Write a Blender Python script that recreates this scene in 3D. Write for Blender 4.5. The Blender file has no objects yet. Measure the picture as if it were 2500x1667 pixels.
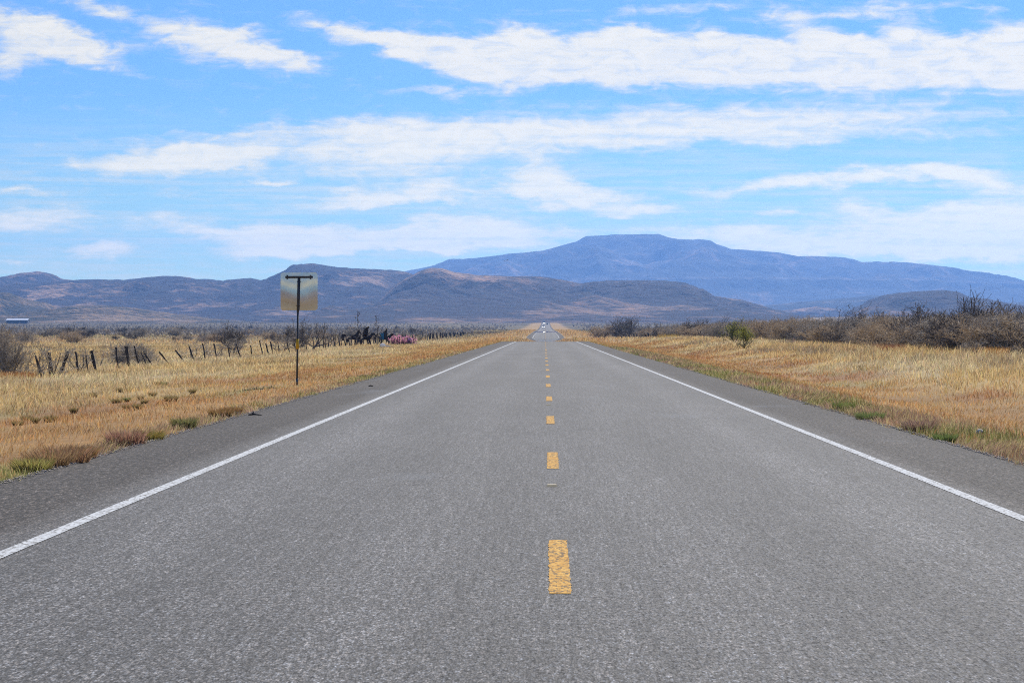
import bpy, math, random
import numpy as np

random.seed(7)
RNG = np.random.default_rng(11)
R = math.radians
scene = bpy.context.scene
COL = scene.collection

# ------------------------------------------------------------------ camera, world, sun, exposure
CAM_Z = 1.5
cam_data = bpy.data.cameras.new("camera")
cam_data.sensor_width = 36.0
cam_data.lens = 84.25
cam_data.shift_x = -82.0 / 2500
cam_data.shift_y = -29.5 / 2500
cam_data.clip_start = 0.3
cam_data.clip_end = 60000
cam = bpy.data.objects.new("camera", cam_data)
cam.location = (0, 0, CAM_Z)
cam.rotation_euler = (R(90), 0, 0)
COL.objects.link(cam)
scene.camera = cam

SUN_EL, SUN_AZ = 40.0, 14.0          # degrees; azimuth measured to the right of straight ahead (+Y)
SUN_STRENGTH = 4.7
SKY_STRENGTH = 0.06
HAZE_DENSITY = 5.6e-5
HAZE_COLOR = (0.22, 0.455, 1.0, 1)

scene.view_settings.view_transform = 'Standard'
scene.view_settings.look = 'None'
scene.view_settings.exposure = 0.55
scene.view_settings.gamma = 1.0
scene.render.engine = 'CYCLES'
scene.cycles.use_denoising = False
scene.cycles.use_adaptive_sampling = False
scene.cycles.pixel_filter_type = 'BLACKMAN_HARRIS'
scene.cycles.filter_width = 1.05
scene.cycles.max_bounces = 6
scene.cycles.diffuse_bounces = 2
scene.cycles.glossy_bounces = 3
scene.cycles.transmission_bounces = 3
scene.cycles.volume_bounces = 0
scene.cycles.transparent_max_bounces = 6
scene.cycles.sample_clamp_indirect = 4.0

sun_data = bpy.data.lights.new("sun", 'SUN')
sun_data.energy = SUN_STRENGTH
sun_data.angle = R(0.53)
sun_data.color = (1.0, 0.955, 0.88)
sun = bpy.data.objects.new("sun", sun_data)
# light travels along local -Z; the sun stands ahead of the camera and a little to the right
sun.rotation_euler = (R(90 - SUN_EL), 0, R(180 - SUN_AZ))
sun.location = (0, 0, 50)
COL.objects.link(sun)

world = bpy.data.worlds.new("World")
scene.world = world
world.use_nodes = True
world.cycles.sampling_method = 'MANUAL'
world.cycles.sample_map_resolution = 512


class NT:
    """small helper round a node tree"""
    def __init__(self, tree):
        self.t = tree
        self.n = tree.nodes
        self.l = tree.links

    def new(self, typ, **kw):
        nd = self.n.new(typ)
        for k, v in kw.items():
            setattr(nd, k, v)
        return nd

    def link(self, a, b):
        self.l.new(a, b)

    def put(self, sock, v):
        if v is None:
            return
        if isinstance(v, bpy.types.NodeSocket):
            self.l.new(v, sock)
        else:
            sock.default_value = v

    def math(self, op, a, b=None, c=None, clamp=False):
        nd = self.new('ShaderNodeMath', operation=op, use_clamp=clamp)
        for i, v in enumerate((a, b, c)):
            self.put(nd.inputs[i], v)
        return nd.outputs[0]

    def vmath(self, op, a, b=None, scale=None):
        nd = self.new('ShaderNodeVectorMath', operation=op)
        self.put(nd.inputs[0], a)
        self.put(nd.inputs[1], b)
        if scale is not None:
            self.put(nd.inputs['Scale'], scale)
        return nd.outputs[1] if op in ('LENGTH', 'DOT_PRODUCT') else nd.outputs[0]

    def mapping(self, vec, loc=(0, 0, 0), rot=(0, 0, 0), scale=(1, 1, 1), kind='POINT'):
        nd = self.new('ShaderNodeMapping', vector_type=kind)
        self.put(nd.inputs['Vector'], vec)
        nd.inputs['Location'].default_value = loc
        nd.inputs['Rotation'].default_value = rot
        nd.inputs['Scale'].default_value = scale
        return nd.outputs[0]

    def noise(self, vec, scale=1.0, detail=4.0, rough=0.55, dist=0.0, lac=2.0, dim='3D', color=False):
        nd = self.new('ShaderNodeTexNoise', noise_dimensions=dim)
        self.put(nd.inputs['Vector'], vec)
        nd.inputs['Scale'].default_value = scale
        nd.inputs['Detail'].default_value = detail
        nd.inputs['Roughness'].default_value = rough
        nd.inputs['Distortion'].default_value = dist
        nd.inputs['Lacunarity'].default_value = lac
        return nd.outputs['Color'] if color else nd.outputs['Fac']

    def voronoi(self, vec, scale, feature='F1', dim='3D', rnd=1.0):
        nd = self.new('ShaderNodeTexVoronoi', feature=feature, voronoi_dimensions=dim)
        self.put(nd.inputs['Vector'], vec)
        nd.inputs['Scale'].default_value = scale
        nd.inputs['Randomness'].default_value = rnd
        return nd

    def mrange(self, v, a, b, c=0.0, d=1.0, kind='LINEAR'):
        nd = self.new('ShaderNodeMapRange', interpolation_type=kind, clamp=True)
        self.put(nd.inputs[0], v)
        for i, q in enumerate((a, b, c, d)):
            self.put(nd.inputs[1 + i], q)
        return nd.outputs[0]

    def mix(self, f, a, b, blend='MIX'):
        nd = self.new('ShaderNodeMix', data_type='RGBA', blend_type=blend)
        self.put(nd.inputs['Factor'], f)
        self.put(nd.inputs[6], a)
        self.put(nd.inputs[7], b)
        return nd.outputs[2]

    def sep(self, v):
        nd = self.new('ShaderNodeSeparateXYZ')
        self.link(v, nd.inputs[0])
        return nd.outputs

    def comb(self, x, y, z):
        nd = self.new('ShaderNodeCombineXYZ')
        for i, v in enumerate((x, y, z)):
            self.put(nd.inputs[i], v)
        return nd.outputs[0]


def build_world():
    w = NT(world.node_tree)
    w.n.clear()
    out = w.new('ShaderNodeOutputWorld')
    bg = w.new('ShaderNodeBackground')
    bg.inputs['Strength'].default_value = SKY_STRENGTH
    w.link(bg.outputs[0], out.inputs['Surface'])
    sky = w.new('ShaderNodeTexSky')
    sky.sky_type = 'NISHITA'
    sky.sun_disc = False
    sky.sun_elevation = R(SUN_EL)
    sky.sun_rotation = R(SUN_AZ)
    sky.altitude = 1400
    sky.air_density = 1.0
    sky.dust_density = 0.35
    sky.ozone_density = 1.6
    tc = w.new('ShaderNodeTexCoord')
    x, y, z = w.sep(tc.outputs['Generated'])
    yy = w.math('MAXIMUM', w.math('ABSOLUTE', y), 0.06)
    ta = w.math('DIVIDE', x, yy)          # tangent of the bearing
    te = w.math('DIVIDE', z, yy)          # tangent of the height above the horizon
    X = w.math('MULTIPLY_ADD', ta, 55.04, 12.53)
    Y = w.math('MULTIPLY_ADD', te, -55.04, 7.564)
    P = w.comb(X, Y, 0.0)
    # wind-torn warp of the cloud field
    n1 = w.noise(w.mapping(P, scale=(0.55, 1.5, 1), rot=(0, 0, R(-22))), 1.0, 5.0, 0.6, dim='2D', color=True)
    off = w.vmath('SUBTRACT', n1, (0.5, 0.5, 0.5))
    Pw = w.vmath('ADD', P, w.vmath('MULTIPLY', off, (1.3, 0.75, 0)))
    blobs = [
        (0.5, .72, 1.9, .62, 17, 1.1), (1.9, 1.1, 1.7, .45, 20, 1.0), (0.1, 1.4, .9, .42, -5, .9), (2.5, .3, 1.3, .28, 12, .85),
        (5.2, 1.05, 2.0, .55, 15, 1.15), (6.8, 1.45, 1.5, .22, 12, .6), (4.0, .8, 2.4, .22, -6, .35), (6.0, .7, .9, .16, 0, .4),
        (8.1, .75, 1.7, .3, 10, .9), (9.9, 1.1, 1.6, .5, 14, 1.0), (11.2, 1.3, 2.6, .62, 5, 1.15), (13.2, 1.35, 2.8, .7, 3, 1.2),
        (15.8, 1.42, 2.8, .72, 3, 1.2), (18.6, 1.5, 3.0, .72, 3, 1.2), (21.4, 1.5, 3.2, .72, 0, 1.2), (24.0, 1.4, 2.6, .85, 0, 1.2),
        (18.7, .8, 1.3, .5, 24, .8), (21.0, .78, 1.3, .5, 22, .8), (23.4, .68, 1.2, .4, 18, .8), (12.1, .85, 1.0, .4, 20, .6),
        (14.7, .95, 1.0, .4, 20, .6), (16.7, .95, 1.0, .35, 20, .5),
        (15.5, .25, 3.4, .18, -5, .42), (20.0, .2, 4.0, .2, -5, .5), (12.0, 2.0, 3.2, .2, -3, .4), (10.0, 2.1, 1.6, .1, -4, .3),
        (13.0, 2.95, 9.5, .62, -3, .62), (9.2, 3.45, 4.6, .85, -3, .56), (19.5, 2.75, 7.5, .5, -2, .46), (15.0, 3.3, 6.0, .3, -3, .35),
        (5.0, 3.1, 4.5, .2, -3, .35), (20.0, 3.2, 6.0, .25, -2, .35),
        (3.6, 3.78, 2.7, .4, -3, 1.05), (5.0, 3.5, 1.3, .32, -3, .8), (6.2, 4.2, .8, .13, 0, .6), (0.4, 4.4, 1.4, .15, 2, .6), (9.0, 4.0, 4.0, .3, -2, .35),
        (0.6, 5.05, 2.2, .42, -3, .9), (4.0, 4.45, .9, .16, 8, .5), (7.9, 4.6, 2.6, .26, -3, .65), (10.2, 4.4, 2.6, .3, -2, .75),
        (12.5, 4.15, 1.0, .6, 4, .9), (13.3, 4.55, 1.9, .34, 5, .85), (14.8, 4.86, 1.1, .22, 3, .7), (11.0, 4.9, 2.0, .25, -2, .55),
        (4.9, 5.25, 2.4, .32, 3, .9), (8.4, 5.42, 3.4, .4, -3, .9), (11.1, 5.25, 2.2, .28, -3, .7), (2.4, 5.72, 1.1, .27, 0, .95),
        (6.6, 5.75, 2.5, .3, 0, .9), (0.6, 5.92, 1.0, .1, 0, .5), (11.6, 5.55, 3.2, .3, -4, .9), (9.8, 5.75, 1.3, .1, 0, .6),
        (17.3, 4.28, 3.4, .22, -4, .65), (20.6, 4.0, 3.6, .3, -3, .65), (22.6, 4.25, 1.7, .45, 8, .85), (19.6, 4.75, 1.2, .4, 8, .65),
        (18.0, 4.87, 1.0, .13, 2, .6), (21.2, 5.3, 4.4, .6, -2, .95), (22.8, 5.0, 2.2, .45, 0, .8), (20.5, 5.75, 4.5, .42, -1, .85),
        (16.5, 5.4, 2.2, .38, 2, .8), (23.5, 5.8, 2.5, .4, 0, .6),
    ]
    total = None
    for cx, cy, rx, ry, rot, s in blobs:
        q = w.mapping(Pw, loc=(cx, cy, 0), rot=(0, 0, R(rot)), scale=(rx * 1.15, ry * 1.15, 1), kind='TEXTURE')
        g = w.new('ShaderNodeTexGradient', gradient_type='SPHERICAL')
        w.link(q, g.inputs[0])
        if total is None:
            total = w.math('MULTIPLY', g.outputs['Fac'], s * 1.9)
        else:
            total = w.math('MULTIPLY_ADD', g.outputs['Fac'], s * 1.9, total)
    total = w.math('MULTIPLY', w.math('MINIMUM', total, 1.5), 0.92)
    low = w.mrange(te, 0.0, 0.10, 1.0, 0.0)
    fine = w.noise(w.mapping(P, scale=(0.75, 2.0, 1), rot=(0, 0, R(-18))), 1.7, 8.0, 0.62, dist=0.6, dim='2D')
    fine_low = w.noise(w.mapping(P, scale=(1.1, 4.6, 1), rot=(0, 0, R(-6))), 1.7, 8.0, 0.6, dist=0.4, dim='2D')
    fine = w.math('ADD', w.math('MULTIPLY', fine, w.math('SUBTRACT', 1.0, low)), w.math('MULTIPLY', fine_low, low))
    total = w.math('ADD', total, w.math('MULTIPLY', low, 0.14))
    streak = w.noise(w.mapping(P, scale=(0.16, 3.6, 1), rot=(0, 0, R(3))), 1.6, 6.0, 0.62, dist=0.2, dim='2D')
    d = w.math('ADD', total, w.math('MULTIPLY', w.math('SUBTRACT', fine, 0.5), 1.7))
    d = w.math('ADD', d, w.math('MULTIPLY', w.math('SUBTRACT', streak, 0.5), 1.0))
    a = w.mrange(d, 0.0, 1.5, 0.0, 1.0, 'SMOOTHSTEP')
    veil = w.math('ADD', w.math('MULTIPLY', streak, 0.65), w.math('MULTIPLY', fine, 0.35))
    veil = w.math('MULTIPLY', w.mrange(veil, 0.38, 0.66, 0.0, 0.55, 'SMOOTHSTEP'), w.mrange(te, 0.092, 0.062))
    a = w.math('MAXIMUM', a, veil)
    a = w.math('MULTIPLY', a, w.mrange(te, -0.005, 0.01))
    a = w.math('MULTIPLY', a, 0.95)
    dens = w.mrange(d, 0.45, 1.6, 0.0, 1.0)
    ccol = w.mix(dens, (9.0, 8.9, 7.3, 1), (12.2, 11.2, 8.6, 1))
    ccol = w.mix(1.0, ccol, w.mix(low, (1, 1, 1, 1), (1.42, 1.34, 0.88, 1)), 'MULTIPLY')
    lowf = w.math('MULTIPLY', low, w.math('GREATER_THAN', y, 0.0))
    tinted = w.mix(1.0, sky.outputs[0], w.mix(lowf, (0.43, 0.76, 1.2, 1), (0.80, 1.04, 0.66, 1)), 'MULTIPLY')
    final = w.mix(a, tinted, ccol)
    w.link(final, bg.inputs['Color'])


build_world()


# ------------------------------------------------------------------ numeric helpers
def _hash(ix, iy, seed):
    h = (ix.astype(np.int64) * 374761393 + iy.astype(np.int64) * 668265263 + seed * 1442695041) & 0xFFFFFFFF
    h = ((h ^ (h >> 13)) * 1274126177) & 0xFFFFFFFF
    h = (h ^ (h >> 16)) & 0xFFFFFFFF
    return h / 4294967295.0


def vnoise(x, y, seed=0):
    x = np.asarray(x, float); y = np.asarray(y, float)
    x0 = np.floor(x); y0 = np.floor(y)
    fx = x - x0; fy = y - y0
    fx = fx * fx * fx * (fx * (fx * 6 - 15) + 10)
    fy = fy * fy * fy * (fy * (fy * 6 - 15) + 10)
    a = _hash(x0, y0, seed); b = _hash(x0 + 1, y0, seed)
    c = _hash(x0, y0 + 1, seed); d = _hash(x0 + 1, y0 + 1, seed)
    return (a * (1 - fx) + b * fx) * (1 - fy) + (c * (1 - fx) + d * fx) * fy


def fbm(x, y, octv=4, seed=0, gain=0.5):
    s = 0.0; amp = 1.0; tot = 0.0
    for k in range(octv):
        s = s + amp * vnoise(x * 2 ** k + 17.3 * k, y * 2 ** k - 9.1 * k, seed + k)
        tot += amp
        amp *= gain
    return s / tot


def sstep(a, b, x):
    t = np.clip((np.asarray(x, float) - a) / (b - a), 0, 1)
    return t * t * (3 - 2 * t)


def mesh_arrays(name, V, faces, mats=None, smooth=False, colors=None):
    """faces: list of integer arrays (n,3) or (n,4)"""
    me = bpy.data.meshes.new(name)
    V = np.asarray(V, np.float32)
    me.vertices.add(len(V))
    me.vertices.foreach_set('co', V.ravel())
    loops = np.concatenate([f.ravel() for f in faces]).astype(np.int32)
    counts = np.concatenate([np.full(len(f), f.shape[1], np.int32) for f in faces])
    starts = np.concatenate([[0], np.cumsum(counts)[:-1]]).astype(np.int32)
    me.loops.add(len(loops))
    me.loops.foreach_set('vertex_index', loops)
    me.polygons.add(len(counts))
    me.polygons.foreach_set('loop_start', starts)
    me.polygons.foreach_set('loop_total', counts)
    if smooth:
        me.polygons.foreach_set('use_smooth', np.ones(len(counts), bool))
    me.update(calc_edges=True)
    if colors is not None:
        at = me.color_attributes.new('tone', 'FLOAT_COLOR', 'POINT')
        c = np.ones((len(V), 4), np.float32)
        c[:, :3] = colors
        at.data.foreach_set('color', c.ravel())
    for m in (mats or []):
        me.materials.append(m)
    return me


def link(name, me, parent=None, loc=None):
    o = bpy.data.objects.new(name, me)
    COL.objects.link(o)
    if parent is not None:
        o.parent = parent
    if loc is not None:
        o.location = loc
    return o


def empty(name, loc, rz=0.0):
    o = bpy.data.objects.new(name, None)
    o.empty_display_size = 0.3
    COL.objects.link(o)
    o.location = loc
    o.rotation_euler = (0, 0, rz)
    return o


def tag(o, label=None, cat=None, group=None, kind=None):
    if label: o['label'] = label
    if cat: o['category'] = cat
    if group: o['group'] = group
    if kind: o['kind'] = kind
    return o


class MB:
    """collects simple solids; build() links them as one mesh object"""
    def __init__(self):
        self.v = []; self.f = []

    def add(self, vs, fs):
        b = len(self.v)
        self.v += [tuple(p) for p in vs]
        self.f += [tuple(i + b for i in q) for q in fs]

    def box(self, c, s, rot=None):
        hx, hy, hz = s[0] / 2, s[1] / 2, s[2] / 2
        vs = [np.array((sx * hx, sy * hy, sz * hz)) for sx in (-1, 1) for sy in (-1, 1) for sz in (-1, 1)]
        if rot is not None:
            vs = [rot @ p for p in vs]
        vs = [p + np.array(c) for p in vs]
        self.add(vs, [(0, 1, 3, 2), (4, 6, 7, 5), (0, 4, 5, 1), (2, 3, 7, 6), (0, 2, 6, 4), (1, 5, 7, 3)])

    def tube(self, pts, rad, n=8, cap=True, squash=None):
        pts = [np.array(p, float) for p in pts]
        if np.isscalar(rad): rad = [rad] * len(pts)
        rings = []
        prev = None
        for i, p in enumerate(pts):
            t = pts[min(i + 1, len(pts) - 1)] - pts[max(i - 1, 0)]
            t = t / (np.linalg.norm(t) + 1e-9)
            if prev is None:
                a = np.array((0, 0, 1.0)) if abs(t[2]) < 0.9 else np.array((1.0, 0, 0))
                u = np.cross(t, a)
            else:
                u = prev - t * np.dot(prev, t)
            u /= np.linalg.norm(u) + 1e-9
            prev = u
            w = np.cross(t, u)
            ring = []
            for k in range(n):
                an = 2 * math.pi * k / n
                d = u * math.cos(an) + w * math.sin(an)
                if squash is not None:
                    d = d * np.array(squash)
                ring.append(p + d * rad[i])
            rings.append(ring)
        vs = [p for r_ in rings for p in r_]
        fs = []
        for i in range(len(pts) - 1):
            for k in range(n):
                a = i * n + k; b = i * n + (k + 1) % n
                fs.append((a, b, b + n, a + n))
        if cap:
            fs.append(tuple(range(n - 1, -1, -1)))
            fs.append(tuple((len(pts) - 1) * n + k for k in range(n)))
        self.add(vs, fs)

    def lump(self, c, r, seed=0, rough=0.3, nu=12, nv=8):
        rr = random.Random(seed)
        vs = []; fs = []
        for j in range(nv + 1):
            th = math.pi * j / nv
            for i in range(nu):
                ph = 2 * math.pi * i / nu
                k = 1 + rough * (rr.random() - 0.5) * math.sin(th)
                vs.append((c[0] + r[0] * k * math.sin(th) * math.cos(ph), c[1] + r[1] * k * math.sin(th) * math.sin(ph), c[2] + r[2] * k * math.cos(th)))
        for j in range(nv):
            for i in range(nu):
                a = j * nu + i; b = j * nu + (i + 1) % nu
                fs.append((a, a + nu, b + nu, b))
        self.add(vs, fs)

    def prism(self, outline, thick, axis='y', c=(0, 0, 0)):
        """closed outline in the (x,z) plane extruded along y"""
        n = len(outline)
        vs = [(c[0] + p[0], c[1] - thick / 2, c[2] + p[1]) for p in outline] + [(c[0] + p[0], c[1] + thick / 2, c[2] + p[1]) for p in outline]
        fs = [tuple(range(n)), tuple(range(2 * n - 1, n - 1, -1))]
        fs += [(i, i + n, (i + 1) % n + n, (i + 1) % n) for i in range(n)]
        self.add(vs, fs)

    def mesh(self, name, mat, smooth=False):
        me = bpy.data.meshes.new(name)
        me.from_pydata(self.v, [], self.f)
        me.materials.append(mat)
        if smooth:
            me.polygons.foreach_set('use_smooth', np.ones(len(me.polygons), bool))
        me.update()
        return me

    def build(self, name, mat, parent=None, smooth=False, loc=None):
        return link(name, self.mesh(name, mat, smooth), parent, loc)


# ------------------------------------------------------------------ materials
def new_mat(name):
    m = bpy.data.materials.new(name)
    m.use_nodes = True
    t = NT(m.node_tree)
    t.n.clear()
    out = t.new('ShaderNodeOutputMaterial')
    return m, t, out


def principled(t, out, color, rough=0.8, metal=0.0, spec=0.3, normal=None):
    b = t.new('ShaderNodeBsdfPrincipled')
    t.put(b.inputs['Base Color'], color)
    t.put(b.inputs['Roughness'], rough)
    t.put(b.inputs['Metallic'], metal)
    b.inputs['Specular IOR Level'].default_value = spec
    if normal is not None:
        t.link(normal, b.inputs['Normal'])
    t.link(b.outputs[0], out.inputs['Surface'])
    return b


def simple_mat(name, c1, c2=None, scale=4.0, rough=0.8, metal=0.0, spec=0.3, bump=0.0):
    m, t, out = new_mat(name)
    tc = t.new('ShaderNodeTexCoord').outputs['Object']
    n = t.noise(tc, scale, 5.0, 0.6)
    f = t.mrange(n, 0.32, 0.68)
    c2 = c2 or tuple(q * 0.7 for q in c1)
    col = t.mix(f, (*c1, 1), (*c2, 1))
    nrm = None
    if bump:
        bn = t.new('ShaderNodeBump')
        bn.inputs['Strength'].default_value = bump
        t.link(n, bn.inputs['Height'])
        nrm = bn.outputs[0]
    principled(t, out, col, rough, metal, spec, nrm)
    return m


def asphalt_material():
    m, t, out = new_mat('asphalt')
    P = t.new('ShaderNodeTexCoord').outputs['Object']
    x, y, z = t.sep(P)
    ax = t.math('ABSOLUTE', x)
    edge_wob = t.math('MULTIPLY', t.math('SUBTRACT', t.noise(P, 0.6, 3.0), 0.5), 0.25)
    shoulder = t.mrange(t.math('ADD', ax, edge_wob), 3.66, 4.15)
    Q = t.mapping(P, scale=(1.0, 0.30, 1.0))
    v1 = t.voronoi(Q, 92.0)
    v2 = t.voronoi(Q, 40.0)
    g1 = t.sep(v1.outputs['Color'])[0]
    g2 = t.sep(v2.outputs['Color'])[1]
    clump = t.noise(Q, 46.0, 3.0, 0.65)
    mott = t.noise(t.mapping(P, scale=(1.0, 0.12, 1.0)), 11.0, 4.0, 0.7)
    far1 = t.noise(t.mapping(P, scale=(1.0, 0.07, 1.0)), 46.0, 2.0, 0.6)
    far2 = t.noise(t.mapping(P, scale=(1.0, 0.02, 1.0)), 24.0, 2.0, 0.6)
    big = t.noise(t.mapping(P, scale=(0.9, 0.05, 1)), 1.0, 4.0, 0.55)
    broad = t.noise(t.mapping(P, scale=(0.35, 0.12, 1)), 1.0, 5.0, 0.6)
    # stones: light and dark chips bedded in darker binder
    chip = t.mrange(g1, 0.0, 1.0, 0.038, 0.262)
    chip = t.math('MULTIPLY', chip, t.mrange(g2, 0.0, 1.0, 0.68, 1.3))
    gap = t.mrange(v1.outputs['Distance'], 0.35, 0.75, 1.0, 0.35)
    chip = t.math('MULTIPLY', chip, gap)
    pit = t.mrange(clump, 0.38, 0.50, 0.14, 1.0)
    chip = t.math('MULTIPLY', chip, t.math('MULTIPLY', pit, t.mrange(clump, 0.5, 0.7, 0.98, 1.25)))
    chip = t.math('MULTIPLY', chip, t.mrange(mott, 0.3, 0.7, 0.84, 1.10))
    chip = t.math('MULTIPLY', chip, t.math('MULTIPLY', t.mrange(far1, 0.3, 0.7, 0.72, 1.28), t.mrange(far2, 0.3, 0.7, 0.78, 1.22)))  # stretched tone noise stands in for shadows between raised stones
    # wheel paths are worn paler, the crown and the outer strips stay darker
    wp1 = t.mrange(t.math('ABSOLUTE', t.math('SUBTRACT', ax, 0.95)), 0.0, 0.55, 1.0, 0.0, 'SMOOTHSTEP')
    wp2 = t.mrange(t.math('ABSOLUTE', t.math('SUBTRACT', ax, 2.75)), 0.0, 0.6, 1.0, 0.0, 'SMOOTHSTEP')
    wp = t.math('MAXIMUM', t.math('MULTIPLY', wp1, 0.55), t.math('MULTIPLY', wp2, 1.15))
    lum = t.math('ADD', t.math('MULTIPLY', wp, 0.22), t.mrange(big, 0.3, 0.7, 0.74, 1.04))
    lum = t.math('MULTIPLY', lum, t.mrange(broad, 0.3, 0.7, 0.88, 1.1))
    grit = t.noise(t.mapping(P, scale=(1.0, 0.16, 1.0)), 26.0, 4.0, 0.75)
    lum = t.math('MULTIPLY', lum, t.math('ADD', 1.0, t.math('MULTIPLY', shoulder, t.mrange(grit, 0.40, 0.60, -0.6, 0.75))))
    lum = t.math('MULTIPLY', lum, t.mrange(shoulder, 0, 1, 1.0, 0.56))
    chip = t.math('MULTIPLY', chip, lum)
    col = t.mix(1.0, t.comb(chip, chip, chip), t.mix(shoulder, (1.0, 0.985, 0.985, 1), (1.12, 0.985, 0.88, 1)), 'MULTIPLY')
    tint = t.mix(t.sep(v1.outputs['Color'])[2], (1.06, 0.99, 0.92, 1), (0.95, 1.0, 1.06, 1))
    col = t.mix(1.0, col, tint, 'MULTIPLY')
    # few white specks: sun glints of glass beads painted in, plus pale pebbles
    v3 = t.voronoi(P, 2.6)
    glint_spk = t.math('LESS_THAN', v3.outputs['Distance'], 0.026)
    keep = t.math('GREATER_THAN', t.sep(v3.outputs['Color'])[0], 0.72)
    col = t.mix(t.math('MULTIPLY', glint_spk, keep), col, (0.8, 0.8, 0.78, 1))
    # a pale bluish scuff in the left lane and fainter ones elsewhere
    sc = t.noise(t.mapping(P, scale=(0.5, 0.16, 1), rot=(0, 0, R(14))), 1.0, 3.0, 0.5)
    col = t.mix(t.mrange(sc, 0.64, 0.78, 0.0, 0.35), col, (0.17, 0.19, 0.22, 1))
    bn = t.new('ShaderNodeBump')
    bn.inputs['Strength'].default_value = 0.55
    bn.inputs['Distance'].default_value = 0.006
    h = t.math('SUBTRACT', g1, t.math('MULTIPLY', v1.outputs['Distance'], 0.8))
    t.link(h, bn.inputs['Height'])
    b = principled(t, out, col, t.mrange(g1, 0, 1, 0.75, 0.95), 0.0, 0.2, bn.outputs[0])
    t.link(t.mrange(shoulder, 0, 1, 0.2, 0.11), b.inputs['Specular IOR Level'])
    return m


def paint_material(name, color, wear):
    m, t, out = new_mat(name)
    P = t.new('ShaderNodeTexCoord').outputs['Object']
    Q = t.mapping(P, scale=(1.0, 0.30, 1.0))
    v = t.voronoi(Q, 66.0)
    n = t.noise(P, 2.2, 5.0, 0.65)
    clump = t.noise(Q, 30.0, 3.0, 0.65)
    g = t.sep(v.outputs['Color'])[0]
    worn = t.math('ADD', t.math('MULTIPLY', g, 0.3), t.math('MULTIPLY', n, 0.35))
    worn = t.math('ADD', worn, t.math('MULTIPLY', clump, 0.35))
    f = t.mrange(worn, wear, wear - 0.12, 0.0, 0.8)
    tone = t.mix(t.mrange(n, 0.3, 0.7), (*color, 1), (color[0] * 0.84, color[1] * (0.84 if color[2] > .4 else .74), color[2] * (0.86 if color[2] > .4 else .6), 1))
    tone = t.mix(t.mrange(clump, 0.38, 0.62), t.mix(1.0, tone, (0.74, 0.73, 0.72, 1) if color[2] > .4 else (0.72, 0.62, 0.48, 1), 'MULTIPLY'), tone)
    col = t.mix(f, tone, (0.10, 0.09, 0.075, 1))
    bn = t.new('ShaderNodeBump')
    bn.inputs['Strength'].default_value = 0.35
    bn.inputs['Distance'].default_value = 0.004
    t.link(g, bn.inputs['Height'])
    principled(t, out, col, 0.85, 0.0, 0.05, bn.outputs[0])
    return m


def blade_material(name, transl=0.45):
    m, t, out = new_mat(name)
    at = t.new('ShaderNodeAttribute')
    at.attribute_name = 'tone'
    d = t.new('ShaderNodeBsdfDiffuse')
    tr = t.new('ShaderNodeBsdfTranslucent')
    t.link(at.outputs['Color'], d.inputs[0])
    t.link(at.outputs['Color'], tr.inputs[0])
    mx = t.new('ShaderNodeMixShader')
    mx.inputs[0].default_value = transl
    t.link(d.outputs[0], mx.inputs[1])
    t.link(tr.outputs[0], mx.inputs[2])
    t.link(mx.outputs[0], out.inputs['Surface'])
    return m


def ground_material():
    m, t, out = new_mat('dry_ground')
    P = t.new('ShaderNodeTexCoord').outputs['Object']
    at = t.new('ShaderNodeAttribute')
    at.attribute_name = 'tone'
    fine = t.noise(P, 5.0, 6.0, 0.65)
    mid = t.noise(P, 0.35, 5.0, 0.6)
    far = t.noise(t.mapping(P, scale=(0.02, 0.02, 1)), 1.0, 6.0, 0.65)
    k = t.math('MULTIPLY', t.mrange(fine, 0.25, 0.75, 0.62, 1.2), t.mrange(mid, 0.25, 0.75, 0.75, 1.2))
    k = t.math('MULTIPLY', k, t.mrange(far, 0.3, 0.7, 0.75, 1.2))
    col = t.mix(1.0, at.outputs['Color'], t.comb(k, k, k), 'MULTIPLY')
    bn = t.new('ShaderNodeBump')
    bn.inputs['Strength'].default_value = 0.5
    bn.inputs['Distance'].default_value = 0.05
    t.link(fine, bn.inputs['Height'])
    principled(t, out, col, 0.95, 0.0, 0.1, bn.outputs[0])
    return m


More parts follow.
